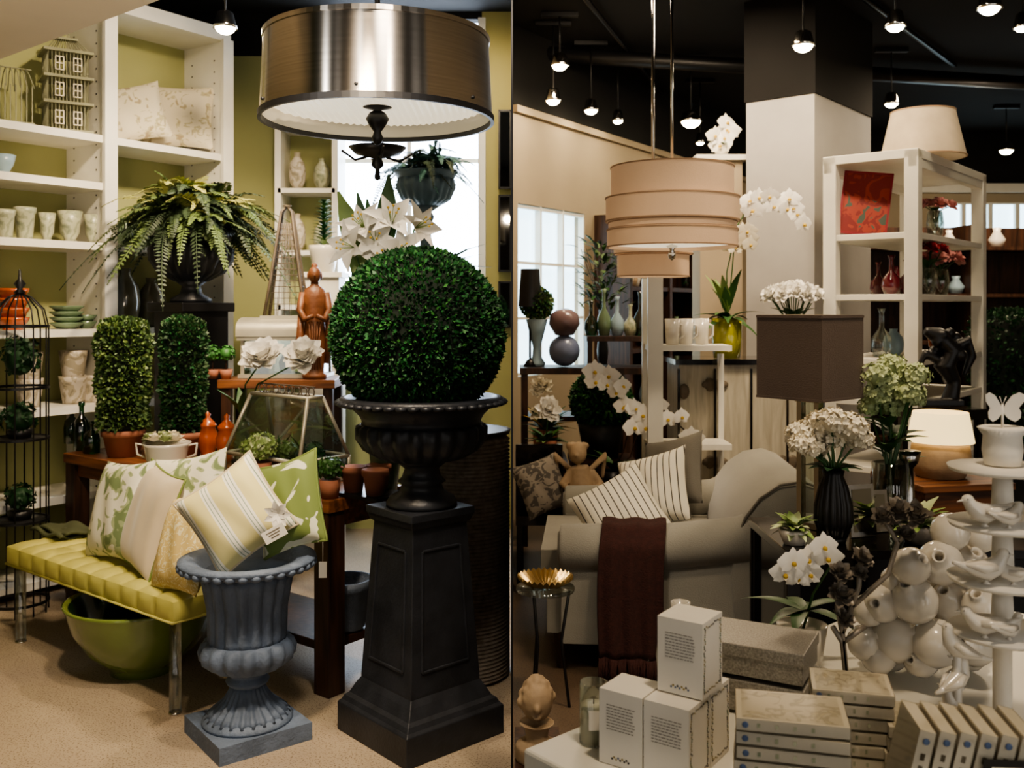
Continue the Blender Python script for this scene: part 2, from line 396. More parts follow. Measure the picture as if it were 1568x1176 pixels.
# unseen piers added behind the camera; open gaps streak the drum's reflection
m=M(); ops=[(-3.1,-2.55),(-1.75,-1.4),(-.75,-.45),(.35,.7),(1.3,2.2),(3.2,4.4),(5.2,6.2)]; xs=-3.5
for a,b in ops:
    m.box(((xs+a)/2,-1.15,1.75),(a-xs,.1,3.5),FRONTW); m.box(((a+b)/2,-1.15,.15),(b-a,.1,.3),FRONTW); m.box(((a+b)/2,-1.15,3.3),(b-a,.1,.4),FRONTW); xs=b
m.box(((xs+6.5)/2,-1.15,1.75),(6.5-xs,.1,3.5),FRONTW); m.done('added_front_piers')
m=M(); wy=6.5
wx0,wx1=X(512,wy),X(738,wy); wz0,wz1=1.0,3.45
m.box(((-3.5+wx0)/2,wy+.06,1.6),(3.5+wx0,.12,3.2),GREEN)
m.box(((-3.5+wx0)/2,wy+.06,3.35),(3.5+wx0,.12,.3),BLACKC)
m.box(((wx1)/2-.002,wy+.06,1.75),(-wx1-.004,.12,3.5),YGREEN)
m.box(((wx0+wx1)/2,wy+.06,.5),(wx1-wx0,.12,1.0),GREEN)
m.box(((wx0+wx1)/2,wy+.06,3.475),(wx1-wx0,.12,.05),BLACKC)
m.done('wall_back')
m=M(); m.box(((wx0+wx1)/2,wy+.1,(wz0+wz1)/2),(wx1-wx0,.01,wz1-wz0),SKYP)
for k in (0,1): m.box(((wx0,wx1)[k],wy-.01,(wz0+wz1)/2),(.05,.06,wz1-wz0),WHITE)
m.box(((wx0+wx1)/2,wy+.06,wz0+.02),(wx1-wx0,.08,.05),WHITE)
m.box(((wx0+wx1)/2,wy+.07,2.5),(wx1-wx0,.03,.03),WHITE); m.box(((wx0+wx1)/2,wy+.07,(wz0+wz1)/2),(.03,.03,wz1-wz0),WHITE)
m.done('window_1')
m=M(); P=[(-3.48,5.2),(-1.0,3.18),(-1.95,2.14),(-3.48,3.0)]
vs=[(x,y,2.58) for x,y in P]+[(x,y,2.9) for x,y in P]
m.add(vs,[(0,1,2,3),(7,6,5,4),(0,4,5,1),(1,5,6,2),(2,6,7,3),(3,7,4,0)],BULKW,False); m.done('ceiling_bulkhead')
W0=V((.008,6.76)); We=V((.557,.83)).normalized()
wang=math.atan2(We.y,We.x)
wl=5.1
m=M()
t0,t1=.06,1.02
m.box((t0/2,.06,1.45),(t0,.12,2.9),CREAMW); m.box(((t1+wl)/2,.06,1.45),(wl-t1,.12,2.9),CREAMW)
m.box(((t0+t1)/2,.06,.5),(t1-t0,.12,1.0),CREAMW); m.box(((t0+t1)/2,.06,2.57),(t1-t0,.12,.66),CREAMW)
m.box((wl/2,.07,3.2),(wl,.12,.6),BLACKC); m.box((wl/2,-.01,2.9),(wl,.05,.05),CREAMW)
m.done('wall_angled',(W0.x,W0.y,0),wang)
m=M(); m.box(((t0+t1)/2,.1,1.62),(t1-t0,.01,1.24),SKYP2)
for k in range(4): m.box((t0+(t1-t0)*k/3,.03,1.62),(.02,.05,1.24),WHITE)
for k in range(4): m.box(((t0+t1)/2,.03,1.02+.4*k),(t1-t0,.04,.02),WHITE)
m.done('window_2',(W0.x,W0.y,0),wang)
m=M()
for k in range(5): m.box((1.95,-.16,.15+.5*k),(1.5,.30,.035),WOODD)
for k in range(3): m.box((1.2+.75*k,-.16,1.12),(.05,.32,2.24),WOODD)
m.box((1.95,-.02,1.12),(1.5,.02,2.24),WOODD)
for k in range(22):
    z=(.65,1.15,1.65,2.15)[k%4]+.018; x=R.uniform(1.28,2.6); r=R.uniform(.04,.07); h=R.uniform(.15,.32)
    if k%4==3: z=1.668
    m.lathe([(0,0),(r*.6,0),(r,h*.4),(r*.4,h*.8),(r*.5,h),(0,h)],R.choice([CYAN,CERW,GGLASS,GRNC,GRNC,TAN]),14,c=(x,-.18,z))
m.done('brown_wall_bookcase',(W0.x,W0.y,0),wang)
m=M(); a,b=X(1435,11),X(1600,11)
m.box(((2.8+a)/2,11.06,1.45),(a-2.8,.12,2.9),CREAMW); m.box(((6.5+b)/2,11.06,1.45),(6.5-b,.12,2.9),CREAMW)
m.box(((a+b)/2,11.06,.6),(b-a,.12,1.2),CREAMW); m.box(((a+b)/2,11.06,2.8),(b-a,.12,.2),CREAMW); m.box((4.6,11.06,3.2),(3.8,.12,.6),BLACKC)
m.box((4.65,10.97,2.86),(3.7,.08,.1),WHITE)
m.done('wall_back.001')
m=M(); m.box(((a+b)/2,11.1,1.95),(b-a,.01,1.5),SKYP2)
for k in range(5): m.box((a+(b-a)*k/4,11.03,1.95),(.05,.05,1.5),WHITE)
for k in range(4): m.box(((a+b)/2,11.03,1.2+.5*k),(b-a,.04,.04),WHITE)
m.done('window_3')
m=M(); m.box((.5,.23,1.42),(1.0,.46,2.84),COLW); m.box((.5,.23,3.17),(1.02,.48,.66),BLACKC)
m.done('structural_column',(1.89,6.0,0),math.atan2(.77,.64))

# ================= LEFT: built-in bookcase =================
A=V((-2.6,4.75)); SE=V((.573,.819)); SN=V((-.819,.573)); sang=math.atan2(SE.y,SE.x)
def shp(u,s): return online(A,SE,SN,s,u)
m=M(); hh=3.15
SHZ=[2.44,2.18,1.85,1.38,.97,.5,.08]
posts=[-.03,.66,1.45]
for p in posts: m.box((p,.2,hh/2),(.05,.4,hh),WHITE)
for p in posts: m.box((p,-.01,hh/2),(.075,.03,hh),WHITE)
m.box((.71,.2,hh+.03),(1.54,.42,.08),WHITE)
m.box((.71,.39,hh/2),(1.5,.02,hh),GREEN)
for z in SHZ: m.box((.315,.19,z-.018),(.66,.38,.04),WHITE)
for z in (2.44,1.85,1.38,.97,.5,.08): m.box((1.055,.19,z-.018),(.74,.38,.04),WHITE)
for p in posts:
    for z in range(40):
        for y in (.08,.3): m.box((p-.026,y,.3+z*.07),(.003,.008,.008),BLK)
m.done('built_in_bookcase',(A.x,A.y,0),sang)
def onshelf(u,s,z): 
    x,y=shp(u,s); return (x,y,z+.003)
m=M(); w,d,h=.2,.18,.30
for z in (.01,.16,.30,.44): m.box((0,0,z),(w+.05,d+.04,.015),CAGE)
for i in range(12):
    x=-w/2+w*i/11
    for y in (-d/2,d/2): m.box((x,y,.22),(.004,.004,.44),CAGE)
for i in range(10):
    y=-d/2+d*i/9
    for x in (-w/2,w/2): m.box((x,y,.22),(.004,.004,.44),CAGE)
for z in (.08,.23,.37):
    for x in (-.045,.045): 
        for q in (-.02,0,.02): m.box((x+q,-d/2-.005,z),(.005,.01,.07),PETALC)
        for q in (-.035,0,.035): m.box((x,-d/2-.005,z+q),(.045,.01,.005),PETALC)
for s in (-1,1):
    for k in range(12):
        x=-w/2+w*k/11; m.tube([(x,s*(d/2+.01),.45),(x*.5,s*.02,.52)],.002,CAGE,4)
m.box((0,0,.525),(.12,.05,.012),CAGE); ring_=[(.02*math.cos(a*.63),0,.548+.02*math.sin(a*.63)) for a in range(11)]; m.tube(ring_,.0025,CAGE,5)
x,y=shp(100,.17); m.done('ornamental_birdcage',(x,y,2.443),sang-.35)
m=M(); m.box((0,0,.01),(.2,.16,.02),CAGE)
for i in range(8):
    for y in (-.07,.07): m.box((-.09+.18*i/7,y,.11),(.005,.005,.2),CAGE)
for k in range(7):
    a=-.1+.2*k/6; m.tube([(a,-.07,.2),(a*.8,-.04,.28),(a*.7,0,.31),(a*.8,.04,.28),(a,.07,.2)],.003,CAGE,5)
m.tube([(-.1,0,.31),(.1,0,.31)],.004,CAGE,5)
x,y=shp(16,.17); m.done('ornamental_birdcage.001',(x,y,2.443),sang-.3)
for i,(u,w,mt) in enumerate(((203,.38,PCREAM),(272,.44,PCREAM))):
    x,y=shp(u,.22); pillow('botanical_pillow',(x,y,2.44+w/2+.01),w,w*.95,.12,mt,stand(1.35,.35-.2*i,.25 if i==0 else 0))
def pot(name,loc,r,h,mt,style=0,n=28):
    m=M()
    if style==0: p=[(0,0),(r*.62,0),(r*.7,h*.05),(r*.9,h*.8),(r*1,h*.84),(r*1,h),(r*.88,h),(r*.8,h*.7),(0,h*.65)]
    elif style==1: p=[(0,0),(r*.6,0),(r*.45,h*.1),(r*.75,h*.3),(r*.8,h*.6),(r,h),(r*.9,h),(r*.7,h*.6),(0,h*.5)]
    elif style==2: p=[(0,0),(r*.4,0),(r*.45,h*.12),(r*.8,h*.5),(r,h),(r*.92,h),(r*.7,h*.5),(0,h*.3)]
    elif style==3: p=[(0,0),(r*.5,0),(r*.9,h*.2),(r,h*.45),(r*.85,h*.7),(r*.35,h*.9),(r*.4,h),(r*.3,h),(r*.25,h*.85),(0,h*.8)]
    m.lathe(p,mt,n); return m.done(name,loc)
for u,r,h,st in ((38,.055,.17,0),(72,.045,.15,1),(107,.065,.17,1),(142,.05,.16,1),(8,.05,.15,0)):
    pot('celadon_pot',onshelf(u,.12,1.85),r,h,PALE,st)
pot('ceramic_bowl',onshelf(5,.12,2.18),.06,.1,CYAN,2)
for u,r,h in ((112,.075,.3),(45,.07,.28),(138,.06,.15)):
    m=M()
    n=2 if h>.2 else 1
    for k in range(n):
        z=k*.14; m.lathe([(0,z),(r*.7,z),(r*.75,z+.02),(r*.95,z+.12),(r,z+.15),(r*.9,z+.15),(0,z+.1)],MARB,24)
    m.done('marbled_planter_stack',onshelf(u,.14,.97))
m=M()
for k in range(4): m.lathe([(0,k*.05),(.05,k*.05),(.075,k*.05+.05),(.08,k*.05+.065),(.07,k*.05+.06),(0,k*.05+.03)],ORGL,28)
m.done('orange_bowl_stack',onshelf(20,.12,1.38))
m=M()
for k in range(4): m.lathe([(0,k*.03),(.05,k*.03),(.09,k*.03+.03),(.085,k*.03+.035),(0,k*.03+.015)],GRNC,28)
m.done('green_bowl_stack',onshelf(102,.12,1.38))
m=M()
for k in range(2): m.lathe([(0,k*.035),(.03,k*.035),(.06,k*.035+.04),(.055,k*.035+.04),(0,k*.035+.02)],GRNC,28)
m.done('green_bowl_stack.001',onshelf(132,.12,1.38))
SMK=mat('amber_smoke_ceramic','#5b5848',.15,var=.4,coat=.8)
for u,h in ((192,.34),(232,.29)):
    pot('smoke_glass_vase',onshelf(u,.12,1.38),.085,h,SMK,3)
for u in (190,215,240): pot('glazed_jar',onshelf(u,.15,1.85),.06,.16,GRNC,3)
m=M(); w=X(515,6.2)-X(428,6.2)
for x in (-w/2,w/2): m.box((x,0,1.5),(.04,.28,3.0),WHITE)
for z in (.02,.5,1.0,1.5,1.85,2.25,2.66,3.0): m.box((0,0,z),(w,.28,.03),WHITE)
m.box((0,.13,1.5),(w,.02,3.0),GREEN)
m.done('narrow_bookcase',(X(471,6.2),6.3,0))
for k,z in ((0,2.265),(1,1.865)):
    for i in range(2): pot('ceramic_jug',(X(452+38*i,6.2),6.26,z+.003),.055,.24-.04*i,PALE if i else MARB,3)
for v0,v1 in ((170,288),(300,415),(432,500)):
    m=M(); d=6.47; zc=(Z(v0,d)+Z(v1,d))/2; h=Z(v0,d)-Z(v1,d)
    m.box((0,0,0),(.07,.012,h),MIRR)
    for s in (-1,1): m.box((s*.038,-.005,0),(.012,.03,h),BLK); m.box((0,-.005,s*h/2),(.088,.03,.012),BLK)
    m.done('framed_mirror',(X(773,d),d,zc))
# ================= pendant drum (left) =================
def spot_fixture(name,u,v,d,r=.045,aim=None):
    x,z=X(u,d),Z(v,d); m=M()
    m.tube([(0,0,.06),(0,0,3.5-z)],.006,BLK,6)
    m.lathe([(r*.5,.07),(r*.7,.06),(r*.95,.0),(r*1.05,-.02),(r*.9,-.02),(r*.6,.05)],CHROME,20)
    m.ell((0,0,-.008),(r*.88,r*.88,r*.7),BULB,14)
    m.box((0,0,3.48-z),(.25,.04,.03),BLK)
    m.done(name,(x,d,z))
dp=3.3; cx=X(578,dp)
m=M(); zb,zt=2.147,2.415; r0,r1=.395,.382
n=96
def ring(m,r,z,t,h,mt,n=96): 
    vs=[];fs=[]
    for j in range(n):
        a=2*pi*j/n
        for rr,zz in ((r-t,z),(r+t,z),(r+t,z+h),(r-t,z+h)): vs.append((rr*math.cos(a),rr*math.sin(a),zz))
    for j in range(n):
        k=(j+1)%n
        for q in range(4): w=(q+1)%4; fs.append((j*4+q,k*4+q,k*4+w,j*4+w))
    m.add(vs,fs,mt,False)
def openlathe(m,prof,mt,n=64,**k):
    a=len(m.f); m.lathe(prof,mt,n,**k)
    keep=[i for i in range(len(m.f)) if i<a or len(m.f[i])==4]
    m.f=[m.f[i] for i in keep]; m.m=[m.m[i] for i in keep]; m.sm=[m.sm[i] for i in keep]
openlathe(m,[(r0,0),(r1,zt-zb)],BRUSH,n)
SHIN=mat('shade_lining','#d9d4c6',.5,var=.05)
ring(m,r0,-.012,.006,.02,BLK); ring(m,r1,zt-zb-.008,.004,.016,BRUSH)
openlathe(m,[(r0-.008,.005),(r1-.008,zt-zb-.005)],SHIN,96)
vs=[];fs=[];N=60
for i in range(N+1):
    x=-1+2*i/N; w=math.sqrt(max(0,1-x*x)); q=.375
    vs+=[(x*q,-w*q,.045+(.006 if i%2 else 0)),(x*q,w*q,.045+(.006 if i%2 else 0))]
for i in range(N): fs.append((2*i,2*i+2,2*i+3,2*i+1))
m.add(vs,fs,DIFF,False)
m.lathe([(0,-.09),(.012,-.085),(.02,-.065),(.012,-.045),(.03,-.02),(.04,0),(.028,.02),(.012,.03),(.05,.04),(0,.045)],BLK,20)
for k in range(3):
    a=2*pi*k/3+.4; m.tube([(0,0,zt-zb+.1),(r1*math.cos(a),r1*math.sin(a),zt-zb)],.004,BLK,6)
for k in range(6):
    a=pi*k/3+.5; m.ell((r0*1.0*math.cos(a),r0*math.sin(a),.03),.006,BLK,6)
m.tube([(0,0,.04),(0,0,3.5-zb)],.01,BLK,8); m.lathe([(.06,1.34),(.06,1.35)],BLK,16)
m.done('drum_pendant_lamp',(cx,dp,zb))
m=M(); d=4.3; m.lathe([(0,-.12),(.015,-.11),(.01,-.07),(.03,-.05),(.02,-.02),(.10,.0),(.13,.03),(.10,.035),(.02,.02),(.03,.06),(.012,.1),(.012,.12)],BLK,24)
zz=Z(236,d); m.tube([(0,0,.1),(0,0,3.5-zz)],.006,BLK,6)
for k in range(4):
    a=k*pi/2+.3; m.tube([(0,0,0),(.1*math.cos(a),.1*math.sin(a),-.03),(.16*math.cos(a),.16*math.sin(a),.01)],.006,BLK,6)
m.done('iron_ceiling_lamp',(X(578,d),d,zz))
spot_fixture('track_spotlight',345,38,5.0,.06)
# ================= ball topiary + urn + pedestal =================
PX,PY=-.325,3.4
m=M(); m.ell((0,0,0),.298,BCORE,40); boxball(m,(0,0,0),.302,24000,.0185,[BOX1,BOX1,BOX2,BOX2,BOX3])
m.done('boxwood_ball_topiary',(PX-.008,PY,1.405))
ppz=.80
m=M()
secs=[(0,.42),(.10,.42),(.11,.40),(.125,.385),(.135,.36),(.17,.325),(.19,.30),(.20,.30),(.745,.235),(.75,.255),(.765,.265),(.775,.275),(.80,.275)]
vs=[];fs=[]
for z,w in secs:
    for sx,sy in ((-1,-1),(1,-1),(1,1),(-1,1)): vs.append((sx*w/2,sy*w/2,z))
for i in range(len(secs)-1):
    for j in range(4): k=(j+1)%4; fs.append((i*4+j,i*4+k,i*4+4+k,i*4+4+j))
fs.append((3,2,1,0)); k=len(secs)*4; fs.append((k-4,k-3,k-2,k-1)); m.add(vs,fs,DARK,False)
for q in range(4):
    T=Matrix.Rotation(q*pi/2,4,'Z')
    def wz(z): return .30-(z-.2)/.545*.065
    for (za,zb2) in ((.27,.67),):
        for s in (-1,1):
            a=V((s*(wz(za)/2-.045),-wz(za)/2,za)); b=V((s*(wz(zb2)/2-.04),-wz(zb2)/2,zb2)); m.bar(a,b,.007,DARK,T=T)
        for z in (za,zb2): m.bar(V((-(wz(z)/2-.043),-wz(z)/2,z)),V(((wz(z)/2-.043),-wz(z)/2,z)),.007,DARK,T=T)
m.done('iron_pedestal',(PX,PY,0),math.radians(42),bevel=.003)
m=M()
m.lathe([(0,0),(.125,0),(.125,.012),(.115,.03),(.08,.05),(.07,.075),(.085,.085),(.07,.1),(.06,.13),(.085,.15),(.095,.16)],DARK,48)
m.lathe([(.09,.155),(.15,.17),(.20,.20),(.225,.24),(.225,.28),(.215,.29)],DARK,120,flute=(24,.10,.16,.28))
m.lathe([(.215,.285),(.21,.30),(.22,.32),(.245,.345),(.27,.36),(.285,.362),(.29,.37),(.285,.382),(.26,.386),(.2,.34),(.15,.30),(0,.29)],DARK,96)
for k in range(44):
    a=2*pi*k/44; m.ell((.284*math.cos(a),.284*math.sin(a),.366),(.022,.022,.011),DARK,8)
m.done('iron_garden_urn',(PX+.005,PY,ppz+.001))
m=M(); pr=[(0,0),(.165,0)]
for k in range(62):
    z=.008+k*.0155; pr+=[(.176,z),(.186,z+.008),(.176,z+.0155)]
pr+=[(.165,.985),(.0,.95)]
m.lathe(pr,WICK,56); m.lathe([(.0,.985),(.185,.985),(.19,1.0),(.175,1.0),(0,.99)],BLK,48)
m.done('tall_wicker_basket',(-.195,3.94,0))
# ================= grey fluted urn =================
m=M()
m.box((0,0,.03),(.33,.33,.06),BLUEGR)
m.lathe([(.0,.06),(.155,.06),(.155,.07),(.14,.085)],BLUEGR,48)
m.lathe([(.14,.08),(.12,.10),(.085,.13),(.065,.16),(.055,.185)],BLUEGR,120,flute=(24,.14,.08,.18))
m.lathe([(.055,.18),(.07,.19),(.075,.20),(.06,.21),(.055,.225),(.08,.235)],BLUEGR,48)
m.lathe([(.07,.23),(.12,.25),(.155,.28),(.16,.31),(.15,.335),(.135,.345)],BLUEGR,120,flute=(16,.14,.24,.34))
m.lathe([(.135,.34),(.13,.36),(.132,.45),(.15,.55),(.165,.585)],BLUEGR,144,flute=(18,.11,.35,.575))
m.lathe([(.16,.58),(.19,.592),(.215,.60),(.225,.605),(.235,.615),(.235,.625),(.21,.632),(.17,.62),(.14,.57),(0,.55)],BLUEGR,64)
for k in range(34):
    a=2*pi*k/34; m.ell((.222*math.cos(a),.222*math.sin(a),.607),(.019,.019,.014),BLUEGR,8)
GU=(-.925,3.36,0)
m.done('fluted_stone_urn',GU,math.radians(38))
pillow('striped_pillow',(GU[0]-.03,GU[1]-.04,.785),.31,.31,.16,PSTRIPE,stand(1.32,.05,.62),PBEI)
pillow('green_leaf_pillow',(GU[0]+.135,GU[1]+.06,.80),.27,.33,.12,PGREEN,stand(1.3,-.45,.35),PGREEN)
m=M()
for k in range(9):
    a=k*.9; m.leaf((0,0,0),(math.cos(a),-.5,math.sin(a)),(0,-1,0),.05,.03,TAG,bend=.2)
Tt=Matrix.Rotation(-.5,4,'Y')
m.box((-.035,-.02,-.05),(.08,.002,.042),TAG,T=Tt)
for k in range(3): m.box((-.035,-.0215,-.04-.009*k),(.05-.01*k,.001,.003),INK,T=Tt)
m.done('ribbon_price_tag',(X(430,3.22),3.18,Z(785,3.2)))
m=M(); m.box((0,0,-.06),(.03,.002,.06),TAG); m.tube([(0,0,-.03),(0,0,.06)],.0015,TAG,4); m.done('hanging_price_tag',(X(486,3.5),3.60,Z(848,3.6)))
# ================= bench =================
BO=V((-2.2,4.29)); BE=V((.785,-.62)); BNn=V((.62,.785)); bang=math.atan2(BE.y,BE.x)
m=M(); L0,L1=-.06,1.26; D0,D1=-.03,.36; nx=11; ny=3
def top(i,j):
    x=L0+(L1-L0)*i; y=D0+(D1-D0)*j
    b=(abs(math.sin(pi*i*nx))**.45)*(.75+.25*abs(math.sin(pi*j*ny))**.4)
    e=min(1,min(i,1-i)*30,min(j,1-j)*9)
    return (x,y,.427+.020*b*e**.5)
m.grid(top,132,48,SEAT)
def side(x0,y0,x1,y1,nn):
    def f(i,j):
        b=.010*abs(math.sin(pi*i*nn))**.5*math.sin(pi*j)**.5
        x=x0+(x1-x0)*i; y=y0+(y1-y0)*i
        ox,oy=(y1-y0),-(x1-x0); l=math.hypot(ox,oy)
        return (x+ox/l*b,y+oy/l*b,.35+.077*j)
    return f
m.grid(side(L0,D0,L1,D0,nx),110,6,SEAT); m.grid(side(L1,D0,L1,D1,ny),40,6,SEAT); m.grid(side(L1,D1,L0,D1,nx),110,6,SEAT); m.grid(side(L0,D1,L0,D0,ny),40,6,SEAT)
m.box(((L0+L1)/2,(D0+D1)/2,.353),(L1-L0-.01,D1-D0-.01,.012),SEAT)
m.tube([(L0,D0-.004,.352),(L1,D0-.004,.352),(L1+.004,D1,.352)],.006,SEAT,6)
for x in (L0+.05,L1-.05):
    for y in (D0+.04,D1-.04):
        m.lathe([(.018,0),(.022,.01),(.022,.347)],ACR,16,c=(x,y,0)); m.lathe([(.024,0),(.024,.006)],CHROME,16,c=(x,y,0))
m.done('tufted_bench',(BO.x,BO.y,0),bang)
def onb(u,s): return online(BO,BE,BNn,s,u)
def bp(name,u,s,w,h,t,mt,lean,rz,roll,pip=None,dz=0):
    x,y=onb(u,s); return pillow(name,(x,y,.45+h/2*(.93)+dz),w,h,t,mt,stand(lean,rz,roll),pip)
bp('floral_pillow',184,.15,.42,.42,.13,PFLOR,1.28,-.75,.12)
bp('beige_pillow',230,.13,.38,.42,.12,PBEI,1.25,-.85,-.1,PGREEN)
bp('lattice_pillow',284,.07,.32,.36,.12,PYEL,1.22,-.75,.12,None,-.01)
bp('lime_white_pillow',285,.29,.42,.46,.12,PFLOR,1.3,-.5,.2)
m=M()
def cl(i,j): return (-.14+.28*i,-.08+.16*j,.012+.01*math.sin(9*i+4*j)+.006*math.sin(15*j))
m.grid(cl,20,12,OLIV); m.grid(lambda i,j:(-.1+.26*i,-.06+.15*j,.026+.008*math.sin(7*i+6*j)),20,12,OLIV)
x,y=onb(95,.2); m.done('folded_cloth',(x,y,.448),bang,solid=.012)
m=M(); m.lathe([(0,0),(.13,0),(.13,.02),(.15,.04),(.22,.10),(.275,.19),(.295,.26),(.305,.285),(.31,.295),(.30,.30),(.285,.29)],BOWLG,64)
openlathe(m,[(.287,.292),(.27,.22),(.22,.13),(.14,.06),(.05,.04),(.001,.038)],BOWLI,64)
k=[i for i in range(len(m.f)) if len(m.f[i])<=4]
m.f=[m.f[i] for i in k]; m.m=[m.m[i] for i in k]; m.sm=[m.sm[i] for i in k]
m.done('green_ceramic_bowl',(-1.53,3.985,0))
# ================= wood table behind =================
TO=V((-.70,3.66)); TE=V((-.79,.61)); TN=V((.62,.785))
tang=math.atan2(-TE.y,-TE.x)
TZ=.76
m=M(); TLn=2.0
m.box((-TLn/2,.21,.735),(TLn,.42,.05),WOODO); m.box((-TLn/2,.21,.68),(TLn-.06,.36,.07),WOODO)
for x in (-.05,-TLn+.05):
    for y in (.05,.37): m.box((x,y,.355),(.085,.085,.71),WOODD)
m.box((-TLn/2,.21,.18),(TLn-.1,.36,.035),WOODD)
m.done('wooden_console_table',(TO.x,TO.y,0),tang,bevel=.004)
def ont(u,s,z=TZ): x,y=online(TO,TE,TN,s,u); return (x,y,z+.002)
pot('stone_planter',ont(530,.2,.2),.11,.2,BLUEGR,0); pot('stone_planter.001',ont(400,.2,.2),.1,.22,GRNC,0)
for u,s,vt,n in ((189,.13,492,5600),(281,.27,490,4800)):
    x,y,z=ont(u,s); d=y; r=.118 if u<200 else .098; zt2=Z(vt,d)
    m=M(); ph=.13
    m.lathe([(0,0),(.075,0),(.095,ph*.75),(.105,ph*.78),(.105,ph),(.09,ph),(0,ph*.85)],TERRA,32)
    h=zt2-z-ph-.02
    m.lathe([(0,ph+.01),(r*.85,ph+.01),(r*.88,ph+h*.9),(r*.6,ph+h*.97),(0,ph+h*.98)],BCORE,24)
    boxball(m,(0,0,ph+.01),r,n,.025,[YBOX1,YBOX2,YBOX2,YBOX3] if u<200 else [YBOX1,YBOX1,BOX2,BOX1],shape='cyl',h=h)
    m.done('boxwood_column_topiary',(x,y,z))
for u,s,h in ((125,.10,.25),(110,.2,.2),(140,.08,.16)):
    m=M(); r=.04; m.lathe([(0,0),(r,0),(r*1.05,h*.4),(r*.9,h*.6),(r*.3,h*.72),(r*.3,h*.9),(r*.42,h*.92),(r*.4,h),(0,h)],GGLASS,24); m.done('green_glass_bottle',ont(u,s))
for u in (318,347):
    m=M(); m.lathe([(0,0),(.035,0),(.03,.02),(.045,.06),(.052,.11),(.036,.15),(.042,.155),(.042,.165),(.03,.18),(.01,.20),(.015,.215),(0,.23)],ORGL,32); m.done('orange_lidded_jar',ont(u,.34))
m=M(); m.lathe([(0,0),(.07,0),(.09,.04),(.10,.10),(.11,.115),(.1,.11),(0,.1)],CERW,32)
m.tube([(.095,0,.1),(.14,0,.11),(.135,0,.06),(.095,0,.045)],.006,CERW,8); m.tube([(-.095,0,.1),(-.14,0,.11),(-.135,0,.06),(-.095,0,.045)],.006,CERW,8)
for k in range(9): a=k*.7; peony(m,(.075*math.cos(a)*(k>1),.06*math.sin(a)*(k>1),.13),.038,(PETALC,PETALG)[k%2],layers=4)
m.done('rose_cachepot',ont(255,.06))
m=M(); w0,d0,w1,d1,h=.50,.27,.38,.08,.355
b=[(-w0/2,-d0/2,0),(w0/2,-d0/2,0),(w0/2,d0/2,0),(-w0/2,d0/2,0)]; t=[(-w1/2,-d1/2,h),(w1/2,-d1/2,h),(w1/2,d1/2,h),(-w1/2,d1/2,h)]
b=[(x,y,z+.10) for x,y,z in b]
bb=[(x,y,.01) for x,y,z in b]
for i in range(4):
    j=(i+1)%4; m.tube([b[i],b[j]],.0085,ZINC,6); m.tube([t[i],t[j]],.0085,ZINC,6); m.tube([b[i],t[i]],.0085,ZINC,6); m.tube([bb[i],b[i]],.0085,ZINC,6)
    m.add([b[i],b[j],t[j],t[i]],[(0,1,2,3)],GLASS,False); m.add([bb[i],bb[j],b[j],b[i]],[(0,1,2,3)],GLASS,False)
m.add(t,[(0,1,2,3)],GLASS,False)
m.box((0,0,.012),(w0+.02,d0+.02,.024),ZINC)
for k in range(8):
    x=-w1/2+w1*(k+.5)/8; pts=[(x+.019*math.cos(q*.7),0,h+.022+.02*math.sin(q*.7)) for q in range(10)]; m.tube(pts,.003,RUST,5)
m.tube([(-w1/2,0,h+.044),(w1/2,0,h+.044)],.003,RUST,5)
for k in range(6):
    hyd(m,(-.17+.068*k,R.uniform(-.04,.04),.09+.03*(k%2)),.045,(LEAFL,LEAFB,BOX2)[k%3],60,.9,.35)
for k in range(4): strapleaves(m,(-.12+.08*k,0,.08),7,.15,.02,(LEAFL,LEAF)[k%2],.5,1.4,.3)
m.box((0,0,.045),(w0-.04,d0-.04,.04),BCORE)
m.done('glass_terrarium',ont(438,.24),tang)
m=M(); m.lathe([(0,0),(.04,0),(.05,.09),(.045,.09),(0,.08)],TERRA,24); hyd(m,(0,0,.15),.075,YBOX3,160,.8,.22); hyd(m,(0,0,.15),.077,PETALG,60,.8,.12); m.done('potted_sedum',ont(398,.07))
m=M(); m.box((0,0,.008),(.22,.18,.014),BLK)
for dx,dy in ((-.07,-.04),(.05,-.04),(-.02,.045)): m.lathe([(0,.016),(.035,.016),(.046,.09),(.052,.092),(.052,.115),(.042,.115),(0,.1)],TERRA,24,c=(dx,dy,0))
m.done('terracotta_pot_tray',ont(572,.17),tang)
m=M(); m.lathe([(0,0),(.035,0),(.042,.07),(.035,.07),(0,.06)],TERRA,20); hyd(m,(0,0,.11),.055,LEAF,120,.9,.25); m.done('potted_herb',ont(505,.05))
m=M(); m.lathe([(0,0),(.035,0),(.045,.08),(.025,.16),(.03,.2),(.025,.2),(0,.18)],GRNC,24)
x,y,z=ont(372,.37)
for u,v in ((402,551),(466,549)):
    q=V((X(u,4.3)-x,4.3-y,Z(v,4.3)-z)); m.tube([(0,0,.16),(q.x*.3,q.y*.5,.38),q],.004,LEAF,6); peony(m,q,.1,PETAL,V((0,-.7,.7)),7)
for k in range(7): a=k; m.leaf((0,0,.2),(math.cos(a)*.4,math.sin(a)*.4,.9),(0,0,1),.2,.05,LEAF)
m.done('peony_vase',(x,y,z))
m=M(); x,y,z=ont(590,.30); m.lathe([(0,0),(.05,0),(.065,.15),(.05,.4),(.045,.5),(.055,.55),(.045,.55),(0,.5)],GRNC,28)
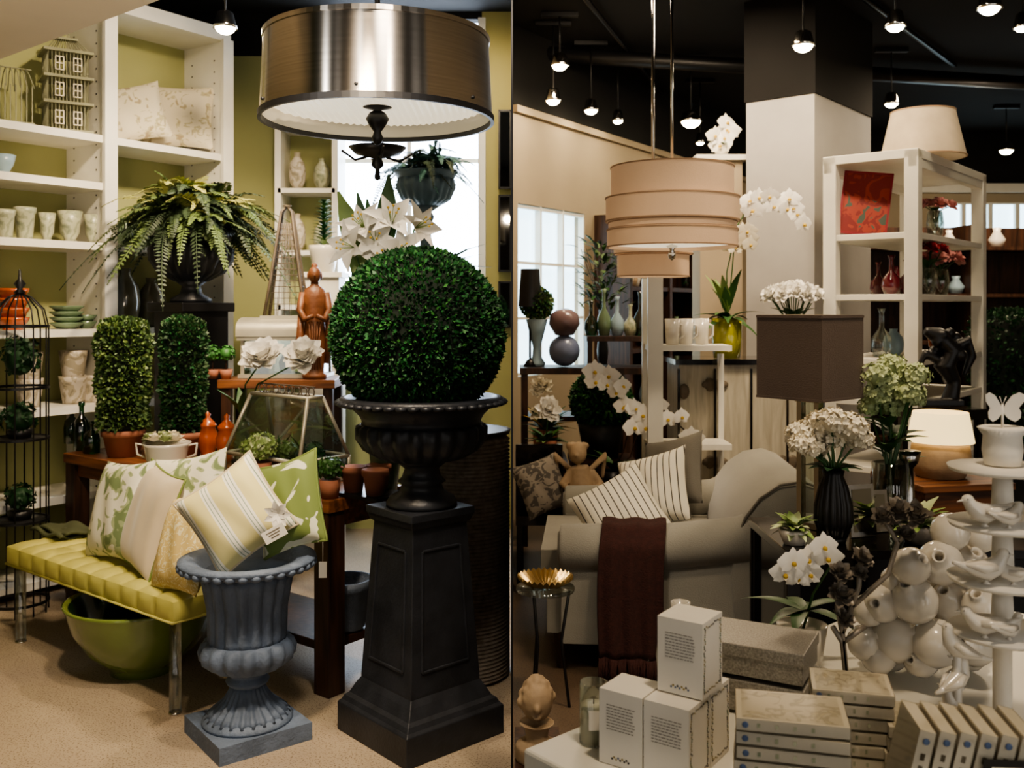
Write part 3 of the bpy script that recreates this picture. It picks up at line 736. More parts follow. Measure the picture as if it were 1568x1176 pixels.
for u,v,f,r in ((545,380,(-.6,-.8,.1),.1),(575,370,(.1,-1,.3),.105),(600,345,(.2,-.8,.7),.11),(635,350,(.8,-.6,.3),.1),(612,385,(.5,-.9,.1),.095),(560,352,(-.3,-.7,.6),.1),(588,395,(0,-1,.1),.095)):
    q=V((X(u,y)-x,R.uniform(-.05,.0),Z(v,y)-z)); m.tube([(0,0,.5),(q.x*.5,0,.75),q],.004,LEAF,6); lily(m,q,f,r)
for u,v,L,w in ((515,288,.32,.10),(594,262,.36,.09),(560,300,.3,.08),(655,385,.2,.06),(530,340,.25,.08),(545,290,.3,.07)):
    q=V((X(u,y)-x,0,Z(v,y)-z)); s=V((q.x*.35,0,q.z-.34)); m.leaf(s,(q-s),(0,-1,.2),(q-s).length,w,R.choice([LEAF,LEAFL,BOX3]),bend=.1,seg=8,pw=.8); m.tube([(0,0,.5),s],.004,LEAF,5)
m.done('lily_arrangement',(x,y,z))
m=M(); r=.13; zt2=1.40
for k in range(10):
    a=2*pi*k/10; c,s=math.cos(a)*r,math.sin(a)*r
    m.tube([(c,s,0),(c,s,zt2),(c*.85,s*.85,zt2+.09),(c*.4,s*.4,zt2+.15),(0,0,zt2+.17)],.004,BLK,6)
for z in (.05,.45,.85,1.1,zt2): ring(m,r,z,.005,.012,BLK,32)
for z in (.45,.85): m.lathe([(0,z),(r,z),(r,z+.008),(0,z+.008)],BLK,28)
m.lathe([(0,zt2+.16),(.03,zt2+.17),(.012,zt2+.19),(.028,zt2+.215),(.008,zt2+.24),(.006,zt2+.28),(0,zt2+.29)],BLK,16)
hyd(m,(0,0,.95),.08,BOX1,60,1,.3); m.lathe([(0,.858),(.05,.858),(.06,.9),(0,.9)],BLK,16)
hyd(m,(0,0,.56),.07,BOX1,60,1,.3); m.lathe([(0,.458),(.05,.458),(.06,.5),(0,.5)],BLK,16)
hyd(m,(0,0,1.25),.09,BOX1,60,1.2,.3)
m.done('birdcage_plant_stand',(-2.42,4.72,0))
fx,fy=-1.76,5.27
m=M(); m.box((0,0,.06),(.34,.34,.12),BLK); m.box((0,0,.80),(.28,.28,1.36),BLK); m.box((0,0,1.50),(.33,.33,.05),BLK); m.box((0,0,.14),(.32,.32,.04),BLK)
m.done('black_pedestal',(fx,fy,0),tang,bevel=.005)
m=M(); m.lathe([(0,0),(.11,0),(.11,.02),(.06,.05),(.05,.09),(.09,.12)],DARK,40)
m.lathe([(.09,.115),(.17,.16),(.215,.23),(.22,.29),(.2,.33)],DARK,120,flute=(20,.1,.12,.3))
m.lathe([(.2,.325),(.21,.36),(.24,.385),(.22,.39),(.15,.36),(0,.35)],DARK,48); m.done('black_fern_urn',(fx,fy,1.526))
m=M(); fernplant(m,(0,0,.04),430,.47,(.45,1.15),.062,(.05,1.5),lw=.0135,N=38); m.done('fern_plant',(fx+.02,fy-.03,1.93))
cx0,cx1=-1.53,-.92; cy=5.15
m=M(); m.box(((cx0+cx1)/2,cy,1.10),(cx1-cx0,.34,.045),WOODO)
for x in (cx0+.04,cx1-.04):
    for y in (cy-.13,cy+.13): m.box((x,y,.54),(.05,.05,1.08),WOODD)
m.done('tall_wood_stand',bevel=.003)
cz=1.125
m=M(); w,h=.42,.2; 
for sx in (-1,1):
    for sy in (-1,1): m.box((sx*w/2,sy*.11,h/2+.01),(.018,.018,h),ZINC)
m.box((0,0,.01),(w+.04,.26,.02),ZINC); m.box((0,0,h+.01),(w+.05,.27,.02),ZINC)
for s in (-1,1): m.box((0,s*.11,h/2),(w,.003,h),GLASS); m.box((s*w/2,0,h/2),(.003,.22,h),GLASS)
def roof(i,j):
    a=pi*j; return (-.24+.48*i,-.14*math.cos(a),h+.02+.10*math.sin(a)**.6)
m.grid(roof,2,20,ZINC)
for s in (-1,1):
    m.add([( s*.24,-.14*math.cos(pi*k/20),h+.02+.10*math.sin(pi*k/20)**.6) for k in range(21)],[tuple(range(21))],ZINC,False)
m.box((0,0,h+.12),(.26,.14,.02),ZINC)
sp=[(-.11,-.06),(.11,-.06),(.11,.06),(-.11,.06)]; tz=h+.72
for i,(x,y) in enumerate(sp):
    x2,y2=sp[(i+1)%4]
    m.tube([(x,y,h+.13),(x*.75,y*.75,h+.3),(x*.25,y*.25,tz-.03),(0,0,tz)],.008,RUST,6)
    for k in range(1,16):
        t=k/16; q=1-.75*t; z=h+.13+t*.5
        m.tube([(x*q,y*q,z),(x2*q,y2*q,z)],.0018,RUST,4)
    for k in range(1,6):
        t=k/6; xa,ya=x+(x2-x)*t,y+(y2-y)*t; m.tube([(xa,ya,h+.13),(xa*.25,ya*.25,h+.63)],.0018,RUST,4)
ring(m,.02,tz,.004,.006,RUST,16)
for k in range(3): m.lathe([(0,.022),(.03,.022),(.035,.08),(.012,.12),(.015,.15),(0,.16)],GGLASS,16,c=(-.13+.12*k,0,0))
m.done('metal_garden_lantern',(X(437,5.15),5.19,cz))
m=M(); 
m.lathe([(0,0),(.06,0),(.065,.02),(.05,.03),(.048,.05),(.058,.15),(.055,.25),(.05,.32),(.06,.38),(.065,.43),(.05,.47),(.022,.49),(.02,.51)],BUDW,32,sy=.75)
m.ell((0,-.005,.545),(.034,.037,.045),BUDW,20); m.ell((0,.005,.59),(.018,.018,.018),BUDW,12); m.ell((0,-.042,.54),(.006,.008,.01),BUDW,8)
for s in (-1,1):
    m.ell((s*.034,0,.54),(.006,.01,.02),BUDW,8)
    m.tube([(s*.058,0,.45),(s*.075,-.01,.36),(s*.05,-.05,.31),(s*.008,-.065,.33)],[.022,.02,.016,.012],BUDW,10)
    m.tube([(s*.07,-.01,.35),(s*.075,-.01,.2),(s*.06,-.01,.08)],[.015,.022,.012],BUDW,10)
for k in range(5):
    m.tube([(-.03+.015*k,-.046,.30),(-.02+.01*k,-.048,.18),(-.03+.015*k,-.043,.05)],.004,BUDW,6)
m.done('standing_buddha_statue',(X(477,4.95),5.03,cz),.2)
for u in (332,352):
    m=M(); m.lathe([(0,0),(.025,0),(.035,.05),(.03,.05),(0,.04)],TERRA,16); m.tube([(0,0,.04),(0,0,.1)],.004,WOODD,6); hyd(m,(0,0,.13),.045,BOX3,70,1,.3); m.done('mini_topiary',(X(u,5.1),5.03,cz))
px=X(495,5.7)
m=M(); m.box((0,0,.84),(.22,.22,1.68),WHITE); m.box((0,0,1.69),(.26,.26,.03),WHITE); m.done('white_plinth',(px,5.72,0))
m=M(); m.lathe([(0,0),(.06,0),(.085,.13),(.09,.16),(.075,.16),(0,.14)],CERW,28)
for k in range(60): 
    z=.15+.28*k/60; a=k*2.4; m.leaf((0,0,z),(math.cos(a),math.sin(a),.7),(0,0,1),.10*(1-.5*k/60),.035,R.choice([LEAF,LEAFL,BOX2]))
m.tube([(0,0,.1),(0,0,.43)],.01,LEAF,6); m.done('potted_succulent',(px,5.72,1.707))
ux,uy=X(652,5.6),5.6; 
m=M(); m.box((0,0,.06),(.3,.3,.12),BLK); m.box((0,0,.85),(.22,.22,1.46),BLK); m.box((0,0,1.6),(.28,.28,.05),BLK); m.done('black_pedestal.001',(ux,uy,0),bevel=.004)
URNB=mat('blue_grey_urn','#4f626c',.5,var=.2)
m=M(); m.lathe([(0,0),(.12,0),(.1,.04),(.04,.1),(.03,.35),(.05,.4),(.035,.43),(.08,.46)],URNB,32)
m.lathe([(.07,.455),(.14,.50),(.17,.57),(.165,.62)],URNB,100,flute=(20,.1,.46,.61)); m.lathe([(.16,.61),(.18,.65),(.19,.66),(.17,.66),(0,.62)],URNB,32)
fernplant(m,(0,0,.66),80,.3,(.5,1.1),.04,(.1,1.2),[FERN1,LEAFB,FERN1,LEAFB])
for k in range(40): a=R.uniform(0,6.3); m.leaf((.05*math.cos(a),.05*math.sin(a),.02),(math.cos(a),math.sin(a)*.6,R.uniform(.2,1.2)),(0,0,1),R.uniform(.22,.42),.06,R.choice([LEAFB,BOX1]),bend=.4)
m.done('fluted_urn_with_fern',(ux,uy,1.627))

# ================= RIGHT ROOM =================
def shade_drum(m,z0,z1,r,n=64):
    openlathe(m,[(r,z0),(r,z1)],SHADEC,n); openlathe(m,[(r-.006,z1),(r-.006,z0)],SHADEC,n)
    ring(m,r,z0,.004,.006,SHADED,n); ring(m,r,z1-.006,.004,.006,SHADED,n)
d=4.6; zt2=Z(256,d); 
m=M(); r=.316
z3=Z(383,d)
shade_drum(m,Z(303,d)-z3,zt2-z3,r*.92); shade_drum(m,Z(340,d)-z3,Z(303,d)-z3,r*1.0); shade_drum(m,Z(352,d)-z3,Z(340,d)-z3,r*.96); shade_drum(m,0.012,Z(352,d)-z3,r*.98)
for zz,rr in ((Z(303,d)-z3,r*1.0),(Z(340,d)-z3,r*.99),(Z(352,d)-z3,r*.97)): ring(m,rr-.012,zz,.016,.002,SHADEC,64)
m.lathe([(0,.03),(r*.93,.03),(r*.93,.034),(0,.034)],DIFF,48)
m.lathe([(0,-.05),(.015,-.04),(.02,-.02),(.01,0),(.03,.02),(0,.03)],CHROME,16)
m.tube([(0,0,.03),(0,0,3.5-z3)],.007,CHROME,8)
for k in range(3): a=k*2.1; m.tube([(0,0,zt2-z3),(r*.9*math.cos(a),r*.9*math.sin(a),zt2-z3-.01)],.004,CHROME,5)
m.done('tiered_drum_pendant',(X(1029,d),d,z3))
d=5.3; z3=Z(424,d); r=57/1470*d; m=M()
shade_drum(m,0,Z(390,d)-z3,r*.96); shade_drum(m,Z(390,d)-z3,Z(360,d)-z3,r*1.05); shade_drum(m,Z(360,d)-z3,Z(300,d)-z3,r)
m.lathe([(0,.02),(r*.9,.02),(r*.9,.024),(0,.024)],DIFF,40); m.tube([(0,0,.02),(0,0,3.5-z3)],.009,CHROME,8)
m.done('tiered_drum_pendant.001',(X(1000,d),d,z3))
for u,v,d,r in ((857,97,6.5,.06),(847,151,6.7,.055),(905,166,7.2,.055),(946,182,7.6,.045),(1058,183,7.6,.085),(1230,66,5.6,.065),(1371,36,5.2,.055),(1365,156,7.4,.055),(1515,8,4.9,.06),(1541,228,9.5,.07),(1072,216,8.4,.04),(1566,38,5.6,.05)):
    spot_fixture('track_spotlight',u,v,d,r)
m=M()
for (a,b) in (((.3,5.6),(1.6,9.5)),((1.2,4.8),(3.6,7.8)),((2.6,4.4),(4.8,8.5))): m.tube([(a[0],a[1],3.46),(b[0],b[1],3.46)],.02,BLK,4)
m.tube([(.3,5.2,3.42),(5.5,6.4,3.42)],.045,BLK,10); m.tube([(.2,7.2,3.4),(5.5,8.4,3.4)],.06,BLK,10)
m.done('ceiling_track_and_pipes')
EO=V((2.2,5.2)); EB=V((.643,.766)); EA=V((-.766,.643)); eang=math.atan2(.766,.643); EL,EW=1.4,.53; ET=2.36
m=M(); pw=.075
for x in (pw/2,EL-pw/2):
    for y in (pw/2,EW-pw/2): m.box((x,y,ET/2),(pw,pw,ET),WHITE)
EZ=[1.91,1.57,1.21,.98,.6,.15]
for z in EZ: m.box((EL/2,EW/2,z-.015),(EL-.02,EW-.02,.035),WHITE)
m.box((EL/2,EW/2,ET-.02),(EL,EW,.05),WHITE)
for y in (.03,EW-.03): m.box((EL/2,y,ET-.06),(EL,.05,.07),WHITE)
m.done('white_etagere',(EO.x,EO.y,0),eang,bevel=.003)
def one(u,s): return online(EO,EA,EB,s,u)
def E(u,s,z): x,y=one(u,s); return (x,y,z+.004)
m=M(); m.box((0,0,0),(.26,.02,.36),REDB); 
for s in (-1,1): m.box((s*.13,-.002,0),(.012,.03,.37),REDF); m.box((0,-.002,s*.18),(.27,.03,.012),REDF)
x,y,z=E(1325,.22,1.91); m.done('red_print_tray',(x,y,z+.19),rot=(-.12,.12,-.35))
def bottle(name,loc,r,h,mt):
    m=M(); m.lathe([(0,0),(r*.7,0),(r,h*.2),(r*.9,h*.4),(r*.25,h*.6),(r*.22,h*.9),(r*.4,h),(r*.2,h),(0,h*.9)],mt,24); return m.done(name,loc)
WGL=mat('wine_glass','#5a1f28',.1,var=.2,coat=.8)
bottle('red_glass_vase',E(1365,.15,1.57),.055,.22,WGL); bottle('red_glass_vase.001',E(1388,.3,1.57),.05,.2,WGL); bottle('red_glass_vase.002',E(1345,.5,1.57),.05,.2,WGL)
def bouquet(name,loc,mt,n,r,fr,h,vm=GLASS,vr=.05,vh=.15,kind='peony'):
    m=M(); m.lathe([(0,0),(vr*.8,0),(vr,vh*.5),(vr*.8,vh),(vr*.7,vh),(vr*.85,vh*.5),(0,.01)],vm,24)
    for k in range(n):
        a=k*2.4; q=math.sqrt((k+.5)/n)*r; p=V((q*math.cos(a),q*math.sin(a),h+.35*(r-q)))
        m.tube([(0,0,vh*.3),(p.x*.3,p.y*.3,vh),p],.003,LEAF,5)
        if kind=='peony': peony(m,p,fr,mt,V((p.x*3,p.y*3-.1,.35)),4)
        else: hyd(m,p,fr,mt,60,.8,.3)
    for k in range(8): a=k*.8; m.leaf((0,0,vh),(math.cos(a),math.sin(a),1),(0,0,1),h-vh+.02,.05,LEAF)
    return m.done(name,loc)
bouquet('pink_flower_vase',E(1440,.6,1.57),PINK,9,.11,.055,.2); bouquet('pink_flower_vase.001',E(1432,.5,1.91),PINK,6,.08,.05,.17); bouquet('red_flower_vase',E(1420,.35,1.57),REDF,6,.08,.045,.25)
bottle('glass_decanter',E(1350,.2,1.21),.06,.28,GLASS)
pot('glass_jar',E(1368,.35,1.21),.06,.16,CYAN,3)
pot('orange_bowl',E(1438,.9,1.21),.08,.14,ORGL,1)
m=M(); 
m.box((0,0,.015),(.2,.12,.03),BLK)
m.tube([(.05,0,.03),(.07,0,.12),(.02,0,.2),(.06,0,.28),(-.02,0,.36),(-.08,0,.38)],[.045,.035,.055,.05,.045,.02],BLK,12)
m.tube([(.02,0,.22),(-.07,.02,.26),(-.1,.02,.2)],[.03,.025,.015],BLK,10); m.tube([(.05,0,.28),(.14,0,.33),(.16,0,.25),(.12,0,.15)],[.03,.03,.025,.012],BLK,10)
for k in range(9): a=k*.7; m.ell((.04+.07*math.cos(a),.03*math.sin(a*2),.3+.07*math.sin(a)),.028,BLK,8)
x,y=X(1440,4.9),4.9
m.done('black_rearing_sculpture',(x,y,1.0),remesh=.006)
m=M(); m.box((0,0,.965),(.32,.3,.05),LACQ)
for sx in (-1,1):
    for sy in (-1,1): m.box((sx*.13,sy*.12,.47),(.035,.035,.94),LACQ)
m.done('sculpture_stand',(x,y,0),.3)
m=M(); r0=.235;r1=.175; openlathe(m,[(r0,0),(r1,.27)],SHADEW,48); openlathe(m,[(r1-.005,.27),(r0-.005,0)],SHADEW,48); ring(m,r0,0,.004,.006,SHADED,48); ring(m,r1,.265,.004,.006,SHADED,48)
m.tube([(-r1,0,.25),(r1,0,.25)],.003,BLK,5); m.tube([(0,-r1,.25),(0,r1,.25)],.003,BLK,5)
x,y=one(1413,.42); m.done('tapered_lampshade',(x,y,ET+.008))
c0,c1=X(1040,5.45),X(1262,5.45); CZ=1.2
m=M(); cw=c1-c0
m.box((cw/2,.2,CZ/2),(cw,.4,CZ),WHITEW); m.box((cw/2,.19,CZ-.012),(cw+.05,.45,.03),LACQ)
for k in range(5): m.box((cw*k/4,-.006,CZ/2-.02),(.012,.02,CZ-.06),LACQ)
for k in (1,3):
    for z in (.62,1.06):
        for s in (-1,1):
            m.ell((cw*k/4+s*.03,-.012,z),(.03,.008,.04),RUST,10)
            m.ell((cw*k/4+s*.055,-.012,z),(.02,.008,.02),RUST,10)
for z in (.55,1.02): 
    for s in (.03,): m.ell((s,-.012,z),(.03,.01,.045),RUST,10)
m.done('whitewashed_cabinet',(c0,5.47,0))
def cab(u,y=5.62): return (X(u,y),y,CZ+.006)
m=M(); m.lathe([(0,0),(.075,0),(.085,.1),(.088,.23),(.08,.23),(0,.2)],GYEL,32)
strapleaves(m,(0,0,.22),12,.24,.07,LEAF,-.1,.7,.4)
orchid_stem(m,[(0,0,.2),(.03,0,.5),(.05,0,.75),(.12,-.03,.87),(.22,-.05,.90),(.34,-.05,.88),(.42,-.05,.80)],10,.07,(0,-1,.0),PETAL,.5)
orchid_stem(m,[(0,0,.2),(0,0,.5),(.03,-.02,.65),(.08,-.05,.72),(.14,-.06,.68)],6,.065,(0,-1,.0),PETALC,.45)
for k in range(9): a=R.uniform(0,6.3); m.leaf((0,0,.25),(math.cos(a)*.35,math.sin(a)*.35,1),(0,0,1),R.uniform(.18,.32),.06,R.choice([LEAF,LEAFL]),bend=.2)
m.done('orchid_in_green_pot',cab(1113,5.56))
bouquet('white_rose_vase',cab(1215),PETAL,26,.16,.055,.36,GLASS,.055,.22)
m=M(); m.lathe([(0,0),(.04,0),(.05,.08),(0,.08)],CERW,20); orchid_stem(m,[(0,0,.06),(.02,0,.1),(-.02,0,.17),(.06,0,.2)],6,.08,(0,-1,0),PETAL,.2); strapleaves(m,(0,0,.07),5,.14,.04,LEAF)
m.done('white_orchid',(X(1105,6.45),6.45,Z(240,6.45)+.0))
m=M(); zz=Z(240,6.45); m.box((0,0,zz/2-.01),(.28,.28,zz-.02),CREAMW); m.box((0,0,zz-.02),(.34,.34,.035),WHITE); m.done('tall_plinth',(X(1100,6.45),6.5,0))
sx=X(1003,5.15)
m=M(); 
for y in (0,.22): m.box((0,y,.83),(.08,.04,1.66),WHITE)
m.box((.40,.22,.62),(.03,.03,1.24),WHITE)
for z in (.3,.75,1.28): m.box((.19,.11,z),(.44,.25,.03),WHITE)
m.done('white_ladder_shelf',(sx,5.15,0))
for k,u in enumerate((1030,1052,1078)):
    m=M(); m.lathe([(0,0),(.035,0),(.042,.14),(.036,.14),(.03,.02),(0,.015)],CERW,20); m.tube([(.04,0,.11),(.065,0,.1),(.065,0,.05),(.04,0,.03)],.005,CERW,6); m.done('white_mug',(X(u,5.2),5.21+.03*k,1.298))
# --- sofa
m=M(); y0,y1=0,.98
m.box((.42,(y0+y1)/2,.26),(.84,y1-.1,.22),LINEN)
m.box((.37,(y0+y1)/2,.40),(.80,y1-.30,.14),LINEN)
for yy,s in ((.08,-1),(y1-.08,1)):
    m.box((.42,yy,.30),(.72,.14,.36),LINEN)
    m.tube([(.055,yy+s*.02,.505),(.07,yy+s*.02,.505),(.5,yy+s*.02,.515),(.80,yy+s*.02,.55),(.92,yy+s*.02,.62)],[.088,.095,.095,.095,.08],LINEN,20)
    m.tube([(.045,yy+s*.02,.505),(.058,yy+s*.02,.505)],[.06,.07],LINEN,20)
prof=[(.76,.2),(.74,.4),(.76,.54),(.80,.65),(.86,.73),(.94,.785),(1.03,.80),(1.10,.775),(1.12,.72),(1.09,.665),(1.03,.65),(.98,.61),(.95,.5),(.93,.2)]
n=len(prof); vs=[];ys=[y0+.0,y0+.03,y1-.05,y1-.03]
for q,yy in enumerate(ys):
    k=.96 if q in (0,3) else 1
    for x,z in prof: vs.append((.93+(x-.93)*k,yy,.5+(z-.5)*k))
fs=[(i*n+j,i*n+(j+1)%n,(i+1)*n+(j+1)%n,(i+1)*n+j) for i in range(3) for j in range(n)]
fs+=[tuple(range(n))[::-1],tuple(range(3*n,4*n))]
m.add(vs,fs,LINEN,True)
pp=[V((x,y0-.003,z)) for x,z in prof[2:12]]; m.tube(pp,.006,LINEND,6)
for x in (.06,.86):
    for yy in (.08,y1-.08): m.lathe([(0,0),(.018,0),(.022,.02),(.016,.05),(.03,.09),(.035,.14),(.03,.16)],WOODD,16,c=(x,yy,0))
m.done('rolled_arm_sofa',(.14,3.93,0),-.08,bevel=.012)
pillow('striped_linen_pillow',(.47,4.19,.60),.36,.34,.15,PBW,stand(1.05,-.2,.55))
pillow('striped_linen_pillow.001',(.65,4.42,.66),.36,.36,.13,PBW,stand(1.1,-.7,.35))
pillow('grey_linen_pillow',(.78,4.66,.70),.36,.36,.12,LINEND,stand(1.2,-.9,.3))
m=M()
def th(i,j):
    x=.22+.26*i+.012*math.sin(6*j)
    path=[(.20,.49),(.16,.57),(.08,.625),(-.01,.61),(-.065,.54),(-.078,.42),(-.085,.25),(-.09,.10)]
    k=j*(len(path)-1); a=int(min(k,len(path)-2)); f=k-a
    y=path[a][0]*(1-f)+path[a+1][0]*f; z=path[a][1]*(1-f)+path[a+1][1]*f
    return (x,y+.010*math.sin(i*22)*j,z+.004*math.sin(i*15))
m.grid(th,40,36,WINE)
for k in range(50):
    i=k/49; p=V(th(i,1)); m.tube([p,p+V((R.uniform(-.008,.008),-.003,-.05)),p+V((R.uniform(-.012,.012),0,-.095))],.0025,WINE,4)
m.done('fringed_throw',(.14,3.93,.0),-.08,solid=.008)
# --- console behind sofa
m=M(); kx0,kx1=.86,1.95; ky0,ky1=3.02,3.50; KZ=.735
m.box(((kx0+kx1)/2,(ky0+ky1)/2,KZ-.015),(kx1-kx0,ky1-ky0,.03),LACQ)
for x in (kx0+.03,(kx0+kx1)/2,kx1-.03):
    for y in (ky0+.03,ky1-.03): m.box((x,y,.355),(.045,.045,.71),LACQ)
m.box(((kx0+kx1)/2,ky1-.03,.36),(kx1-kx0,.02,.68),LACQ); m.box(((kx0+kx1)/2,(ky0+ky1)/2,.25),(kx1-kx0-.05,ky1-ky0-.05,.02),LACQ)
m.box((kx0+.03,(ky0+ky1)/2,.36),(.02,ky1-ky0-.08,.68),LACQ)
m.done('black_console_table',bevel=.003)
def K(u,y): return (X(u,y),y,KZ+.002)
x,y,z=K(1240,3.38); z0=Z(607,3.38)-z; z1=Z(482,3.38)-z
m=M(); w=.26
def sq(m,w,z0,z1,mt):
    vs=[];fs=[]
    for z in (z0,z1):
        for sx,sy in ((-1,-1),(1,-1),(1,1),(-1,1)): vs.append((sx*w/2,sy*w/2,z))
    m.add(vs,[(0,1,5,4),(1,2,6,5),(2,3,7,6),(3,0,4,7)],mt,False)
sq(m,w,z0,z1,SHADEB); sq(m,w-.012,z0,z1,SHADEW)
for z in (z0,z1-.006):
    for s in (-1,1): m.box((0,s*w/2,z),(w,.006,.008),SHADEB); m.box((s*w/2,0,z),(.006,w,.008),SHADEB)
m.box((0,0,.01),(.14,.14,.02),CHROME)
for s in (-1,1): m.box((s*.035,0,z0/2),(.018,.03,z0-.02),CHROME)
m.box((0,0,z0/2),(.05,.012,z0-.04),GLASS); m.box((0,0,z0-.01),(.1,.03,.02),CHROME)
m.tube([(0,0,z0-.01),(0,0,z1-.02)],.006,CHROME,8); m.tube([(-w/2,0,z1-.02),(w/2,0,z1-.02)],.003,CHROME,5); m.tube([(0,-w/2,z1-.02),(0,w/2,z1-.02)],.003,CHROME,5)
m.done('square_shade_table_lamp',(x,y,KZ+.002),math.radians(-50))
x,y,z=K(1276,3.12)
m=M(); m.lathe([(0,0),(.038,0),(.045,.02)],BLK,40); m.lathe([(.045,.018),(.06,.07),(.058,.12),(.045,.18),(.032,.215),(.036,.235),(.03,.235),(0,.2)],BLK,96,flute=(16,.12,.02,.2))
for u,v,r in ((1232,668,.05),(1262,655,.055),(1300,655,.055),(1316,672,.045),(1280,672,.055),(1246,685,.045),(1272,645,.05),(1222,680,.035)):
    p=V((X(u,3.12)-x,R.uniform(-.05,.05),Z(v,3.12)-z)); m.tube([(0,0,.2),(p.x*.3,0,.26),p],.004,LEAF,5); hyd(m,p,r,PETALC,110,.85,.3)
for k in range(9): a=k*.7; m.leaf((0,0,.23),(math.cos(a),math.sin(a),.5),(0,0,1),.1,.045,BOX1)
m.done('hydrangea_vase',(x,y,z))
x,y,z=K(1362,3.36)
m=M(); m.lathe([(0,0),(.055,0),(.06,.22),(.055,.22),(.05,.02),(0,.02)],GLASS,28)
for u,v,r in ((1340,575,.05),(1372,562,.05),(1395,575,.05),(1385,600,.05),(1345,605,.05),(1365,590,.055),(1400,610,.04),(1335,625,.04),(1372,625,.045)):
    p=V((X(u,3.36)-x,R.uniform(-.04,.04),Z(v,3.36)-z)); m.tube([(0,0,.03),(p.x*.2,0,.22),p],.004,LEAF,5); hyd(m,p,r,PETALG,100,.85,.3)
for k in range(16): a=k*.7; m.leaf((0,0,.2+.01*k),(math.cos(a),math.sin(a),.7),(0,0,1),.14,.06,LEAF)
m.done('green_hydrangea_vase',(x,y,z))
def smallplant(name,loc,r,pm=CERW):
    m=M(); m.lathe([(0,0),(r*.4,0),(r*.6,r*.5),(r*.55,r*.55),(0,r*.5)],pm,24)
    for k in range(34): a=k*2.4; e=R.uniform(.1,1.3); m.leaf((0,0,r*.5),(math.cos(a)*math.cos(e),math.sin(a)*math.cos(e),math.sin(e)),(0,0,1),r*R.uniform(.7,1.1),r*.45,R.choice([LEAFL,PETALG,LEAFL,PETALG]),bend=.4)
    return m.done(name,loc)
smallplant('variegated_plant',K(1216,3.1),.085); smallplant('variegated_plant.001',K(1408,3.12),.11,SILV)
for u,h in ((1322,.17),(1342,.14)):
    m=M(); m.box((0,0,h/2),(.1,.012,h),CHROME); m.box((0,-.007,h/2),(.075,.003,h-.03),MIRR); x,y,z=K(u,3.2+.06*(u==1342)); m.done('silver_photo_frame',(x,y,z),rot=(-.12,0,.3))
m=M(); m.lathe([(0,0),(.05,0),(.06,.02),(.02,.06),(.015,.2),(.03,.22),(.04,.26),(0,.26)],CHROME,24); m.done('chrome_candlestick',K(1392,3.36))
lx,ly=X(1440,4.25),4.25
m=M(); m.box((0,0,.36),(.4,.36,.72),WOODO); m.box((0,0,.735),(.44,.4,.03),WOODO); m.done('wood_side_cabinet',(lx,ly,0),.2,bevel=.004)
m=M(); zz=.752; h=Z(672,ly)-zz
m.lathe([(0,0),(.10,0),(.13,.06),(.12,.14),(.07,h-.02),(.03,h),(.015,h+.02)],TAN,32)
openlathe(m,[(.14,h-.01),(.115,h+.12)],SHADEG,40); openlathe(m,[(.11,h+.12),(.135,h-.01)],SHADEG,40); m.tube([(0,0,h),(0,0,h+.1)],.006,CHROME,6); m.ell((0,0,h+.05),.02,SHADEG,10)
m.done('tan_ceramic_lamp',(lx,ly,zz))
m=M(); m.lathe([(0,0),(.2,0),(.25,.4),(.22,.4),(0,.36)],DARK,24); m.lathe([(0,.4),(.2,.42),(.22,.75),(.17,1.2),(0,1.25)],BCORE,24); boxball(m,(0,0,.4),.24,3500,.035,[BOX1,BOX1,BOX2],shape='cyl',h=.85); m.done('tall_topiary',(X(1545,6.5),6.5,.2))
slab('topiary_plinth',(X(1545,6.5),6.5,.1),(.5,.5,.2),WHITE)
m=M(); m.box((0,0,1.62),(1.3,.3,.1),WHITE); m.box((0,0,1.4),(1.2,.24,.35),WHITE)
for s in (-1,1): m.box((s*.5,0,.6),(.2,.24,1.25),WHITE); m.box((s*.5,-.02,1.2),(.24,.28,.06),WHITE)
m.box((0,.05,.6),(.8,.1,1.2),BLK); m.done('fireplace_mantel',(X(1600,9.5),9.5,0))
fl=M(); fl.lathe([(0,0),(.08,0),(.1,.15),(0,.15)],DARK,20); hyd(fl,(0,0,.28),.2,LEAF,120,.8,.25); fl.done('mantel_plant',(X(1545,9.45),9.45,1.675))
m=M(); 
for z in (.4,.8,1.2,1.6,2.0): m.box((0,0,z),(2.0,.35,.03),WOODD)
for x in (-1,0,1): m.box((x,0,1.1),(.05,.35,2.2),WOODD)
m.box((0,.17,1.1),(2.0,.02,2.2),WOODD)
for k in range(26):
    z=(.4,.8,1.2,1.6,2.0)[k%5]+.016; x=R.uniform(-.9,.9); r=R.uniform(.04,.08); h=R.uniform(.12,.26)
    m.lathe([(0,0),(r*.6,0),(r,h*.4),(r*.4,h*.8),(r*.5,h),(0,h)],R.choice([CYAN,CERW,WGL,GLASS,ORGL,GRNC]),16,c=(x,-.02,z))
m.done('dark_display_shelf',(3.9,8.3,0),.1)
SZ=1.12
m=M(); m.box((.45,.18,SZ-.02),(.86,.36,.04),WOODD); m.box((.45,.18,SZ-.32),(.84,.34,.03),WOODD)
for x in (.05,.85):
    for y in (.03,.33): m.box((x,y,SZ/2-.02),(.04,.04,SZ-.04),WOODD)
m.box((.65,.18,1.30),(.42,.3,.03),WOODD); 
for x in (.46,.84): m.box((x,.18,1.2),(.03,.28,.17),WOODD)
m.done('dark_sideboard',(.03,6.0,0))
def SB(u,y=6.15,z=SZ): return (X(u,y),y,z+.003)
